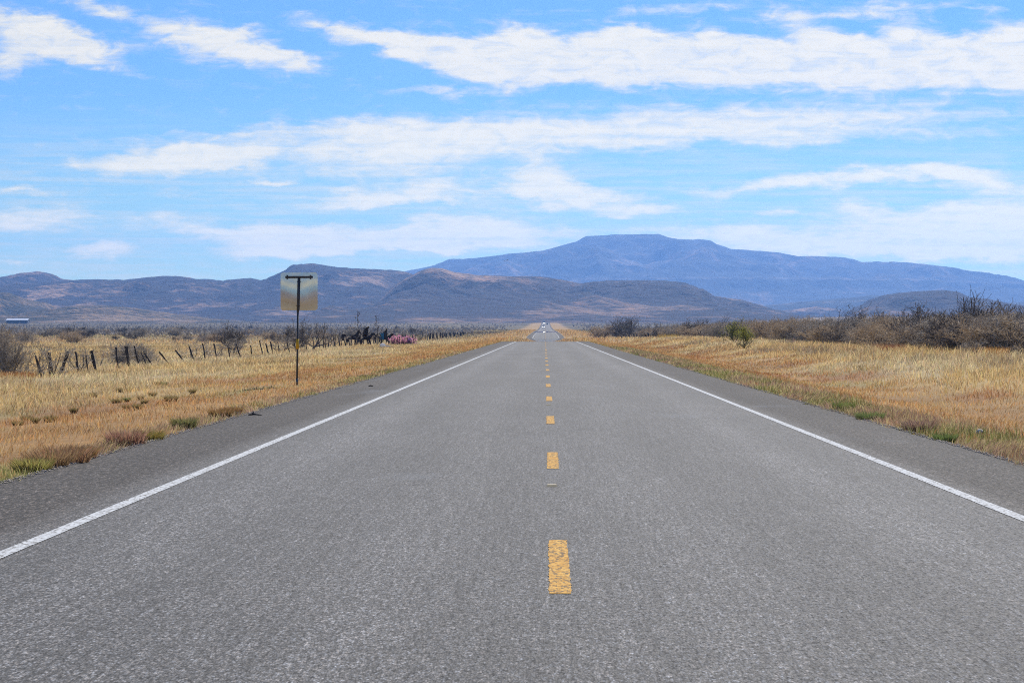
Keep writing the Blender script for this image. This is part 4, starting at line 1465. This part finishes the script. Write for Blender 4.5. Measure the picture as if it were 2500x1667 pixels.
# ------------------------------------------------------------------ road sign seen from behind
def road_sign():
    D = 67.0
    k = D / F_PX
    def P(px, py): return ((px - 1332) * k, CAM_Z + (804 - py) * k)
    bx, bz = P(725, 934)
    gz = float(ground_z(bx, D))
    o = empty('road_sign', (bx, D, gz))
    def L(px, py, dy=0.0):
        a, b = P(px, py)
        return (a - bx, dy, b - gz)
    # bowed aluminium panel with rounded corners
    (x0, z1), (x1, z0) = P(684.2, 665.2), P(774.8, 757.5)
    W, H, rad = x1 - x0, z1 - z0, .055
    out = []
    for cx, cz, a0 in ((W / 2 - rad, H / 2 - rad, 0), (-W / 2 + rad, H / 2 - rad, 90), (-W / 2 + rad, -H / 2 + rad, 180), (W / 2 - rad, -H / 2 + rad, 270)):
        for q in range(7):
            an = R(a0 + 15 * q)
            out.append((cx + rad * math.cos(an), cz + rad * math.sin(an)))
    import bmesh
    bm = bmesh.new()
    # horizontal slices so that the sheet can bow
    NS = 24
    rows = []
    for s in range(NS + 1):
        z = -H / 2 + H * s / NS
        dzc = max(0, abs(z) - (H / 2 - rad))
        hw = W / 2 - rad + math.sqrt(max(rad * rad - dzc * dzc, 0))
        f = z / (H / 2)
        slope_bow = 0.010 * f * f * H * 0.5 + 0.001 * z      # the sheet bulges towards the road user
        rows.append([(hw * c, slope_bow + 0.0015 * math.sin(c * 3 + z * 2), z) for c in np.linspace(-1, 1, 13)])
    vb = [[bm.verts.new((p[0], p[1], p[2])) for p in r_] for r_ in rows]
    vf = [[bm.verts.new((p[0], p[1] + .004, p[2])) for p in r_] for r_ in rows]
    for i in range(NS):
        for j in range(12):
            bm.faces.new((vb[i][j], vb[i][j + 1], vb[i + 1][j + 1], vb[i + 1][j]))
            bm.faces.new((vf[i][j], vf[i + 1][j], vf[i + 1][j + 1], vf[i][j + 1]))
    def rim(*q):
        bm.faces.new([bm.verts.new(v_.co) for v_ in q])
    for i in range(NS):
        rim(vb[i][0], vb[i + 1][0], vf[i + 1][0], vf[i][0])
        rim(vb[i][12], vf[i][12], vf[i + 1][12], vb[i + 1][12])
    for i in (0, NS):
        for j in range(12):
            q = (vb[i][j], vf[i][j], vf[i][j + 1], vb[i][j + 1])
            rim(*(q if i == 0 else q[::-1]))
    me = bpy.data.meshes.new('panel')
    bm.to_mesh(me); bm.free()
    me.materials.append(M['sign_back'])
    me.polygons.foreach_set('use_smooth', np.ones(len(me.polygons), bool))
    pn = link('panel', me, o, ((x0 + x1) / 2 - bx, .075, (z0 + z1) / 2 - gz))
    mb = MB()
    mb.tube([L(725, 938), L(727.2, 760)], .0275, 12)
    mb.build('post', M['black_steel'], o, True)
    mb = MB()
    mb.tube([L(727.0, 762), L(729.3, 679)], .034, 12)
    mb.build('post_sleeve', M['black_steel'], o, True)
    mb = MB()
    mb.tube([L(696.4, 676.6), L(762.2, 676.0)], .029, 12)
    mb.build('crossbar', M['black_steel'], o, True)
    for px in (700.6, 757.3):
        mb = MB()
        a = L(px, 676.3)
        mb.box((a[0], .02, a[2]), (.028, .075, .11))
        mb.tube([(a[0], -.035, a[2] + .043), (a[0], .06, a[2] + .043)], .016, 6)
        mb.tube([(a[0], -.035, a[2] - .043), (a[0], .06, a[2] - .043)], .016, 6)
        mb.build('clamp', M['black_steel'], o)
    for px, py in ((729.2, 687.5), (727.2, 746.0)):
        mb = MB()
        a = L(px, py)
        mb.tube([(a[0] - .055, 0, a[2]), (a[0] + .055, 0, a[2])], .011, 6)
        mb.tube([(a[0], 0, a[2]), (a[0], .08, a[2])], .010, 6)
        mb.build('bolt', M['black_steel'], o)
    mb = MB()
    mb.tube([L(726.0, 851.7), L(726.4, 827.7)], .042, 14)
    mb.build('reflective_band', M['tape'], o, True)
    mb = MB()
    mb.tube([L(725, 940), L(725.1, 924)], .034, 10)
    mb.build('ground_socket', M['galv'], o, True)
    tag(o, 'square road sign seen from its bare metal back on a dark post with yellow band', 'road sign')


road_sign()

# ------------------------------------------------------------------ raised markers on the centre line
def markers():
    mb = MB()
    vs = [(-.05, -.05, 0), (.05, -.05, 0), (.05, .05, 0), (-.05, .05, 0), (-.042, -.022, .019), (.042, -.022, .019), (.042, .022, .019), (-.042, .022, .019)]
    mb.add(vs, [(0, 1, 5, 4), (1, 2, 6, 5), (2, 3, 7, 6), (3, 0, 4, 7), (4, 5, 6, 7), (3, 2, 1, 0)])
    me = mb.mesh('road_marker', M['marker'])
    y = 22.9
    for k in range(11):
        o = link('road_marker', me, None, (.062 - .10 * float(sstep(0, 290, y)), y, float(road_z(y)) + .004))
        lab = ['nearest low amber reflector on the centre line, between the first two yellow dashes',
               'second nearest amber reflector on the centre line, beyond the third yellow dash'][k] if k < 2 else 'tiny amber reflector on the far stretch of the centre line'
        tag(o, lab, 'road reflector', 'raised reflectors along the centre line')
        y += 24.4


markers()


# ------------------------------------------------------------------ roadside memorial of iron horses
def skin_object(name, joints, edges, radii, mat, parent, sub=1, root=0):
    me = bpy.data.meshes.new(name)
    me.from_pydata([tuple(j) for j in joints], [tuple(e) for e in edges], [])
    me.materials.append(mat)
    o = link(name, me, parent)
    md = o.modifiers.new('skin', 'SKIN')
    for i, r in enumerate(radii):
        rr = r if isinstance(r, tuple) else (r, r)
        me.skin_vertices[0].data[i].radius = rr
    me.skin_vertices[0].data[root].use_root = True
    s = o.modifiers.new('subdivision', 'SUBSURF')
    s.levels = sub; s.render_levels = sub
    return o


def iron_horse(px, D, scale, label, head='down', rider=None, tail='up', bow=False):
    x = wx(px, D)
    o = empty('horse_sculpture', (x, D, float(ground_z(x, D)) - .03))
    o.scale = (scale,) * 3
    # facing +x
    J = []; E = []; Rr = []
    def j(p, r, par=None):
        J.append(p); Rr.append(r)
        if par is not None: E.append((par, len(J) - 1))
        return len(J) - 1
    hip = j((-.52, 0, 1.20), .27)
    bel = j((-.05, 0, 1.12), .25, hip)
    che = j((.42, 0, 1.16), .27, bel)
    if head == 'down':
        n1 = j((.70, 0, 1.50), .19, che); n2 = j((.90, 0, 1.78), .14, n1); pol = j((1.02, 0, 1.90), .115, n2)
        fo = j((1.15, 0, 1.72), .10, pol); mu = j((1.28, 0, 1.42), .065, fo)
    else:
        n1 = j((.72, 0, 1.46), .18, che); n2 = j((.98, 0, 1.60), .14, n1); pol = j((1.16, 0, 1.55), .11, n2)
        fo = j((1.27, 0, 1.38), .09, pol); mu = j((1.35, 0, 1.14), .06, fo)
    for sy in (-1, 1):
        f = .10 if sy < 0 else -.08
        a = j((.46, .17 * sy, .88), .12, che); b = j((.50 + f, .17 * sy, .50), .07, a); c = j((.48 + f * 1.4, .17 * sy, .12), .045, b); d = j((.53 + f * 1.4, .17 * sy, .02), .06, c)
        a = j((-.58, .17 * sy, .88), .16, hip); b = j((-.50 + f, .17 * sy, .62), .085, a); c = j((-.66 + f, .17 * sy, .42), .055, b); d = j((-.62 + f, .17 * sy, .06), .05, c)
    skin_object('body', J, E, Rr, M['iron'], o)
    mb = MB()
    if tail == 'up':
        mb.tube([(-.70, 0, 1.32), (-.88, 0, 1.44), (-1.05, 0, 1.40), (-1.14, 0, 1.20), (-1.12, 0, .95), (-1.05, 0, .70)], [.09, .15, .20, .21, .17, .05], 8, squash=(1, .45, 1))
    else:
        mb.tube([(-.72, 0, 1.28), (-.86, 0, 1.15), (-.90, 0, .85), (-.88, 0, .55)], [.06, .09, .10, .04], 8, squash=(1, .5, 1))
    mb.build('tail', M['iron'], o, True)
    mb = MB()
    if head == 'down':
        crest = [(.55, 1.42), (.62, 1.70), (.78, 1.95), (.98, 2.06), (1.08, 2.0), (.98, 1.86), (.86, 1.70), (.70, 1.42)]
    else:
        crest = [(.55, 1.36), (.68, 1.66), (.95, 1.80), (1.18, 1.72), (1.20, 1.60), (1.0, 1.55), (.78, 1.40)]
    mb.prism(crest, .07)
    mb.build('mane', M['iron'], o)
    for sy in (-1, 1):
        mb = MB()
        e = (1.02, 1.98) if head == 'down' else (1.17, 1.62)
        mb.tube([(e[0], .06 * sy, e[1]), (e[0] + .02, .075 * sy, e[1] + .09), (e[0] + .04, .07 * sy, e[1] + .17)], [.04, .035, .006], 6)
        mb.build('ear', M['iron'], o)
    if rider:
        # stern seated rider in a ragged cloak
        J = []; E = []; Rr = []
        pe = j((.02, 0, 1.42), (.20, .16)); wa = j((.02, 0, 1.68), (.17, .13), pe); ch = j((.05, 0, 1.95), (.20, .15), wa)
        ne = j((.10, 0, 2.16), .075, ch); hd = j((.16, 0, 2.30), .105, ne); tp = j((.20, 0, 2.42), .085, hd)
        for sy in (-1, 1):
            s_ = j((.06, .22 * sy, 2.0), .08, ch); el = j((.16, .28 * sy, 1.76), .06, s_); ha = j((.42, .16 * sy, 1.66), .045, el)
            th = j((.22, .26 * sy, 1.34), .11, pe); kn = j((.36, .33 * sy, 1.10), .08, th); an = j((.24, .33 * sy, .72), .05, kn); ft = j((.38, .33 * sy, .66), .045, an)
        ro = skin_object('rider', J, E, Rr, M['iron'], o)
        mb = MB()
        if rider == 'leaning':
            cl = [(-.36, 1.25), (-.46, 1.48), (-.34, 1.56), (-.40, 1.78), (-.28, 1.86), (-.32, 2.06), (-.18, 2.12), (-.18, 2.30), (-.04, 2.34), (.06, 2.46), (.26, 2.52), (.42, 2.58), (.40, 2.44), (.32, 2.32), (.30, 2.0), (.26, 1.6), (.28, 1.25)]
        else:
            cl = [(-.36, 1.25), (-.40, 1.6), (-.34, 1.78), (-.36, 1.98), (-.24, 2.06), (-.20, 1.92), (-.14, 2.10), (-.06, 2.22), (.06, 2.18), (.14, 2.26), (.24, 2.22), (.26, 1.8), (.26, 1.25)]
        mb.prism(cl, .26)
        mb.build('cloak', M['iron'], ro)
        mb = MB()
        mb.tube([(.16, 0, 2.44), (.30, 0, 2.50), (.42, 0, 2.47)], [.05, .04, .012], 6)
        mb.build('hat_brim', M['iron'], ro)
    if bow:
        mb = MB()
        for dy, r0_ in ((-.25, .62), (.05, .50), (.3, .40)):
            pts = [(1.15 + r0_ * .75 * (1 - math.cos(an)) , dy, .55 + 1.15 * math.sin(an) * (r0_ / .62)) for an in np.linspace(.25, 2.9, 12)]
            mb.tube(pts, .045, 6)
        mb.build('arched_rods', M['iron'], o, True)
    tag(o, label, 'sculpture', 'iron horse sculptures beyond the left fence')
    return o


iron_horse(858, 306, 1.0, 'leftmost black iron horse sculpture, no rider, tail raised and head bent down', 'down', None, 'up')
iron_horse(893, 306, 1.0, 'middle black iron horse sculpture carrying a cloaked rider, curved rods before it', 'low', 'leaning', 'down', True)
iron_horse(941, 318, .95, 'rightmost black iron horse sculpture with a cloaked rider beside the pink flowers', 'low', 'upright', 'down')


def dead_stalk(px, D, h, label, seed):
    rr = random.Random(seed)
    x = wx(px, D)
    o = empty('flower_stalk', (x, D, float(ground_z(x, D)) - .05))
    mb = MB()
    mb.tube([(0, 0, 0), (.03, 0, h * .3), (-.02, 0, h * .6), (-.06, 0, h * .85), (-.12, 0, h)], [.06, .05, .042, .03, .012], 6)
    mb.build('stem', M['bark'], o)
    mb = MB()
    pods = MB()
    for k in range(13):
        z = h * (.52 + .46 * k / 13)
        a = rr.random() * 6.28
        L = rr.uniform(.18, .42) * (1.3 - .6 * k / 13)
        e = (math.cos(a) * L - .05, math.sin(a) * L, z + L * .35)
        mb.tube([(-.04, 0, z), (e[0] * .6, e[1] * .6, z + .03), e], [.016, .013, .009], 4)
        pods.lump(e, (.06, .06, .07), seed * 50 + k, .6, 6, 4)
    mb.build('branches', M['bark'], o)
    pods.build('pods', M['twig_dark'], o)
    tag(o, label, 'dead stalk', 'dead flower stalks by the iron horses')


dead_stalk(874, 312, 4.7, 'tall thin dead flower stalk rising behind the leftmost iron horse', 1)
dead_stalk(921, 312, 4.1, 'dead flower stalk with seed pods left of the blue cloth', 2)


def hoop_frame():
    D = 316.0
    x = wx(932, D)
    o = empty('wire_arch', (x, D, float(ground_z(x, D)) - .05))
    for dx in (-.28, .28):
        mb = MB()
        pts = [(dx + .27 * math.cos(a), 0, 2.0 + .75 * math.sin(a)) for a in np.linspace(math.pi, 0, 11)]
        mb.tube([(dx - .27, 0, 0)] + pts + [(dx + .27, 0, 0)], .022, 5)
        mb.build('hoop', M['bark'], o)
    mb = MB()
    for z in (1.3, 1.75):
        mb.tube([(-.56, 0, z), (.56, 0, z)], .015, 4)
    mb.build('crossbars', M['bark'], o)
    tag(o, 'thin grey double arch frame behind the blue cloth', 'arch')
    mb = MB()
    cloth = []
    N = 8
    vs = []; fs = []
    for i in range(N + 1):
        for q in range(N + 1):
            vs.append((-.22 + .44 * i / N, .05 * math.sin(i * 1.9) + .02 * math.sin(q * 2.3), -.85 * q / N))
    for i in range(N):
        for q in range(N):
            a = i * (N + 1) + q
            fs.append((a, a + 1, a + N + 2, a + N + 1))
    mb.add(vs, fs)
    c = mb.build('blue_cloth', M['blue_cloth'], None, True, (wx(933, 315), 315, float(ground_z(wx(933, 315), 315)) + 1.72))
    c.modifiers.new('thickness', 'SOLIDIFY').thickness = .02
    tag(c, 'teal blue cloth hanging between the dead stalk and the right horse', 'cloth')


hoop_frame()


def flower_bush(px, D, w, h, n, mat, label, seed):
    rr = random.Random(seed)
    x = wx(px, D)
    o = empty('flower_bush', (x, D, float(ground_z(x, D)) - .02))
    st = MB(); bl = MB()
    for k in range(n):
        bx_ = rr.gauss(0, w * .30); by = rr.uniform(-.3, .3); z = h * (.22 + .78 * rr.random()) * (1 - .35 * min(1, abs(bx_) / w)) * rr.choice((.75, .9, 1, 1.05))
        st.tube([(bx_ * .6, by * .5, 0), (bx_ * .85, by * .8, z * .6), (bx_, by, z)], .012, 4, cap=False)
        for q in range(6):
            c = np.array((bx_ + rr.gauss(0, .075), by + rr.gauss(0, .07), z + rr.gauss(0, .07)))
            u = np.array((rr.gauss(0, 1), rr.gauss(0, 1), rr.gauss(0, 1))); u /= np.linalg.norm(u)
            v = np.cross(u, (rr.gauss(0, 1), rr.gauss(0, 1), rr.gauss(0, 1))); v /= np.linalg.norm(v) + 1e-6
            r_ = rr.uniform(.025, .055)
            bl.add([c - u * r_, c - v * r_ * .8, c + u * r_, c + v * r_ * .8], [(0, 1, 2, 3)])
    st.build('stems', M['stem'], o)
    bl.build('blossoms', mat, o)
    tag(o, label, 'flowers', 'bright flowers along the left fence')


for q, (px, w, h, n, mt, lab) in enumerate([
        (960, .85, 1.35, 75, 'pink', 'bright pink flower mass nearest the right iron horse, leftmost of the row'),
        (974, .8, 1.45, 80, 'pink', 'tall bright pink flower mass second from the left in the row'),
        (985, .6, 1.15, 40, 'pink', 'thinner pink flowers in the middle of the row'),
        (995, .75, 1.3, 60, 'pink', 'bright pink flowers left of the purple ones'),
        (1002, .5, .95, 30, 'purple', 'purple flowers low among the pink ones'),
        (1010, .65, 1.3, 38, 'pink', 'pink flowers at the right end of the row')]):
    flower_bush(px, 300, w, h, n, M[mt], lab, 60 + q)


def litter():
    D = 276.0
    x = wx(935, D)
    mb = MB()
    mb.lump((0, 0, .2), (.30, .24, .24), 5, .55, 14, 9)
    mb.lump((-.25, .05, .12), (.16, .14, .12), 6, .5, 10, 6)
    tag(mb.build('white_bag', M['white_plastic'], None, True, (x, D, float(ground_z(x, D)) + .12)), 'crumpled white bag lying in the grass below the iron horses', 'bag')
    D = 272.0
    x = wx(951, D)
    vs = []; fs = []
    N = 12
    rr = random.Random(2)
    for i in range(N + 1):
        for q in range(7):
            vs.append((-.42 + .84 * i / N, -.25 + .5 * q / 6, .20 - .012 * i + .09 * rr.random()))
    for i in range(N):
        for q in range(6):
            a = i * 7 + q
            fs.append((a, a + 7, a + 8, a + 1))
    mb = MB(); mb.add(vs, fs)
    c = mb.build('blue_tarp', M['blue_plastic'], None, True, (x, D, float(ground_z(x, D)) + .06))
    c.modifiers.new('thickness', 'SOLIDIFY').thickness = .05
    tag(c, 'small pale blue plastic sheet lying right of the white bag', 'plastic sheet')
    x, D = wx(2392, 35.0), 35.0
    mb = MB()
    mb.lump((0, 0, .03), (.055, .05, .045), 9, .35, 10, 7)
    tag(mb.build('white_stone', M['stone'], None, True, (x, D, float(ground_z(x, D)) + .05)), 'white stone in the weeds at the right edge', 'stone')
    # scrap of blown tyre on the left shoulder
    x, D = at_ground(620, 1014)
    mb = MB()
    mb.tube([(-.10, .01, .010), (-.04, 0, .016), (.01, 0, .022), (.08, -.01, .014), (.14, 0, .008)], [.012, .024, .026, .018, .008], 6, squash=(1, 1, .6))
    mb.tube([(-.01, 0, .015), (-.02, .01, .045), (-.01, .01, .07)], [.02, .015, .006], 5)
    tag(mb.build('tyre_scrap', M['rubber'], None, False, (max(x, -5.2), D, 0.0)), 'black scrap of torn tyre on the left shoulder', 'tyre scrap')
    mb = MB()
    x, D = at_ground(905, 943)
    mb.tube([(-.06, 0, .010), (.0, 0, .02), (.07, 0, .008)], [.010, .02, .008], 6)
    tag(mb.build('tyre_scrap', M['rubber'], None, False, (x, D, 0.0)), 'small dark scrap further along the left shoulder', 'tyre scrap')


litter()


# ------------------------------------------------------------------ vehicles on the far road
def headlamp_glow_material():
    m, t, out = new_mat('added_headlamp_glow')
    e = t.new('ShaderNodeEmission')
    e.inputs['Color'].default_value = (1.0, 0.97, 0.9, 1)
    e.inputs['Strength'].default_value = 14.0  # glow added so the far white vehicles show as bright glints
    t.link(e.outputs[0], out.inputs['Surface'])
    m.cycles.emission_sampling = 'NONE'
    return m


M['lamp_glow'] = headlamp_glow_material()


def wheel(parent, x, y, r=.34, w=.22):
    mb = MB()
    mb.tube([(x - w / 2, y, r), (x + w / 2, y, r)], r, 14)
    o = mb.build('wheel', M['rubber'], parent)
    mb = MB()
    mb.tube([(x - w / 2 - .01, y, r), (x + w / 2 + .01, y, r)], r * .55, 10)
    mb.build('rim', M['galv'], o)


def car(x, y, mat, label, towards=True, h=1.55, name='car'):
    o = empty(name, (x, y, float(road_z(y)) + .01), 0 if towards else math.pi)
    prof = [(-2.25, .30), (-2.3, .62), (-2.15, .82), (-1.25, .98), (-.55, h), (1.2, h + .02), (2.0, 1.0), (2.28, .92), (2.3, .32)]
    mb = MB()
    n = len(prof)
    vs = [(sx * (.92 if z < 1.1 else .74), yy, z) for sx in (-1, 1) for yy, z in prof]
    fs = [tuple(range(n)), tuple(range(2 * n - 1, n - 1, -1))] + [(i, i + n, (i + 1) % n + n, (i + 1) % n) for i in range(n)]
    mb.add(vs, fs)
    mb.build('body', mat, o)
    mb = MB()
    mb.add([(-.74, -1.17, 1.03), (.74, -1.17, 1.03), (.66, -.62, h - .06), (-.66, -.62, h - .06)], [(0, 1, 2, 3)])
    mb.v = [(a, b - .03, c + .02) for a, b, c in mb.v]
    mb.build('windscreen', M['car_glass'], o)
    mb = MB()
    mb.add([(-.66, 1.93, 1.08), (.66, 1.93, 1.08), (.6, 1.28, h - .05), (-.6, 1.28, h - .05)], [(1, 0, 3, 2)])
    mb.v = [(a, b + .04, c + .02) for a, b, c in mb.v]
    mb.build('rear_window', M['car_glass'], o)
    for sx in (-1, 1):
        for yy in (-1.4, 1.4):
            wheel(o, .80 * sx, yy)
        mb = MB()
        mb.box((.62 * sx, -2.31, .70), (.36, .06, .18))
        mb.build('headlight', M['lamp_glow'] if towards else M['shed_roof'], o)
    tag(o, label, 'car')


def truck(x, y, label):
    o = empty('truck', (x, y, float(road_z(y)) + .01))
    mb = MB(); mb.box((0, 3.2, 2.15), (2.45, 7.0, 2.7)); mb.build('cargo_box', M['car_white'], o)
    mb = MB()
    mb.prism([(-1.15, .7), (-1.15, 2.0), (-1.0, 2.75), (1.0, 2.75), (1.15, 2.0), (1.15, .7)], 1.9, c=(0, -1.3, 0))
    mb.box((0, -2.7, 1.15), (1.9, 1.0, .9))
    mb.build('cab', M['car_white'], o)
    mb = MB(); mb.box((0, -2.26, 2.25), (1.9, .05, .7)); mb.build('windscreen', M['car_glass'], o)
    mb = MB(); mb.box((0, 2.0, .62), (.9, 9.0, .25)); mb.build('chassis', M['rubber'], o)
    for sx in (-1, 1):
        for yy in (-2.3, 4.4, 5.5):
            wheel(o, 1.0 * sx, yy, .5, .28)
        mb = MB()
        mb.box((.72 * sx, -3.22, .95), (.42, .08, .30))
        mb.build('headlight', M['lamp_glow'], o)
    tag(o, label, 'truck')


car(-1.75, 1960, M['car_white'], 'white car with added headlamp glow coming down the left lane of the far road', True, 1.75)
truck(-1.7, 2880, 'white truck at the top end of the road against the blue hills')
car(1.85, 2640, M['car_dark'], 'dark car driving away on the right lane of the far road', False, 1.6)


# ------------------------------------------------------------------ far white shed, bird
def shed():
    D = 2900.0
    x = wx(44, D)
    z = float(ground_z(x, D))
    o = empty('farm_shed', (x, D, z - .3))
    W, L = 25.5, 12.0
    mb = MB(); mb.box((0, 0, 2.3), (W, L, 4.6)); mb.build('wall', M['shed_wall'], o)
    mb = MB()
    v = [(-W / 2 - .6, -L / 2 - .6, 4.62), (W / 2 + .6, -L / 2 - .6, 4.62), (W / 2 + .6, 0, 6.4), (-W / 2 - .6, 0, 6.4), (-W / 2 - .6, L / 2 + .6, 4.62), (W / 2 + .6, L / 2 + .6, 4.62)]
    v2 = [(a, b, c + .15) for a, b, c in v]
    mb.add(v + v2, [(6, 7, 8, 9), (9, 8, 11, 10), (0, 3, 2, 1), (3, 4, 5, 2), (0, 1, 7, 6), (4, 10, 11, 5), (0, 6, 9, 3), (3, 9, 10, 4), (1, 2, 8, 7), (2, 5, 11, 8)])
    mb.build('roof', M['shed_roof'], o)
    mb = MB(); mb.box((3.0, -L / 2 - .03, 1.8), (3.6, .08, 3.6)); mb.build('door', simple_mat('shed_door', (.25, .26, .28), None, .5, .7), o)
    tag(o, 'long low shed with a bright white roof on the far left plain', 'shed')


shed()


def bird():
    D = 560.0
    o = empty('bird', (wx(1237, D), D, CAM_Z + (804 - 636) / F_PX * D), R(20))
    mb = MB()
    mb.tube([(0, -.28, 0), (0, -.1, .01), (0, .08, .01), (0, .22, .02), (0, .30, .03)], [.02, .06, .075, .05, .015], 8)
    mb.build('body', M['feather'], o, True)
    for s in (-1, 1):
        mb = MB()
        mb.add([(.04 * s, -.10, .02), (.04 * s, .10, .02), (.30 * s, .14, .12), (.32 * s, -.08, .11), (.62 * s, .04, .10), (.60 * s, -.12, .09), (.74 * s, -.10, .07),
                (.04 * s, -.10, .035), (.04 * s, .10, .035), (.30 * s, .14, .135), (.32 * s, -.08, .125), (.62 * s, .04, .11), (.60 * s, -.12, .10)],
               [(0, 1, 2, 3), (3, 2, 4, 5), (5, 4, 6), (7, 10, 9, 8), (10, 12, 11, 9), (12, 6, 11)])
        mb.build('wing', M['feather'], o)
    mb = MB()
    mb.add([(-.03, -.26, 0), (.03, -.26, 0), (.09, -.46, 0), (-.09, -.46, 0), (-.03, -.26, .012), (.03, -.26, .012), (.09, -.46, .012), (-.09, -.46, .012)], [(3, 2, 1, 0), (4, 5, 6, 7), (0, 1, 5, 4), (2, 3, 7, 6)])
    mb.build('tail', M['feather'], o)
    o.rotation_euler = (R(8), R(-16), R(25))
    tag(o, 'small dark bird gliding in front of the mesa', 'bird')


bird()


# ------------------------------------------------------------------ air
def haze():
    mb = MB()
    mb.box((0, 4750, 320), (18500, 25500, 660))
    m = bpy.data.materials.new('haze')
    m.use_nodes = True
    t = NT(m.node_tree)
    t.n.clear()
    out = t.new('ShaderNodeOutputMaterial')
    v = t.new('ShaderNodeVolumePrincipled')
    v.inputs['Color'].default_value = HAZE_COLOR
    v.inputs['Density'].default_value = HAZE_DENSITY
    v.inputs['Anisotropy'].default_value = 0.45
    t.link(v.outputs[0], out.inputs['Volume'])
    o = mb.build('haze', m)
    tag(o, 'thin blue haze over the whole plain', kind='stuff')


haze()
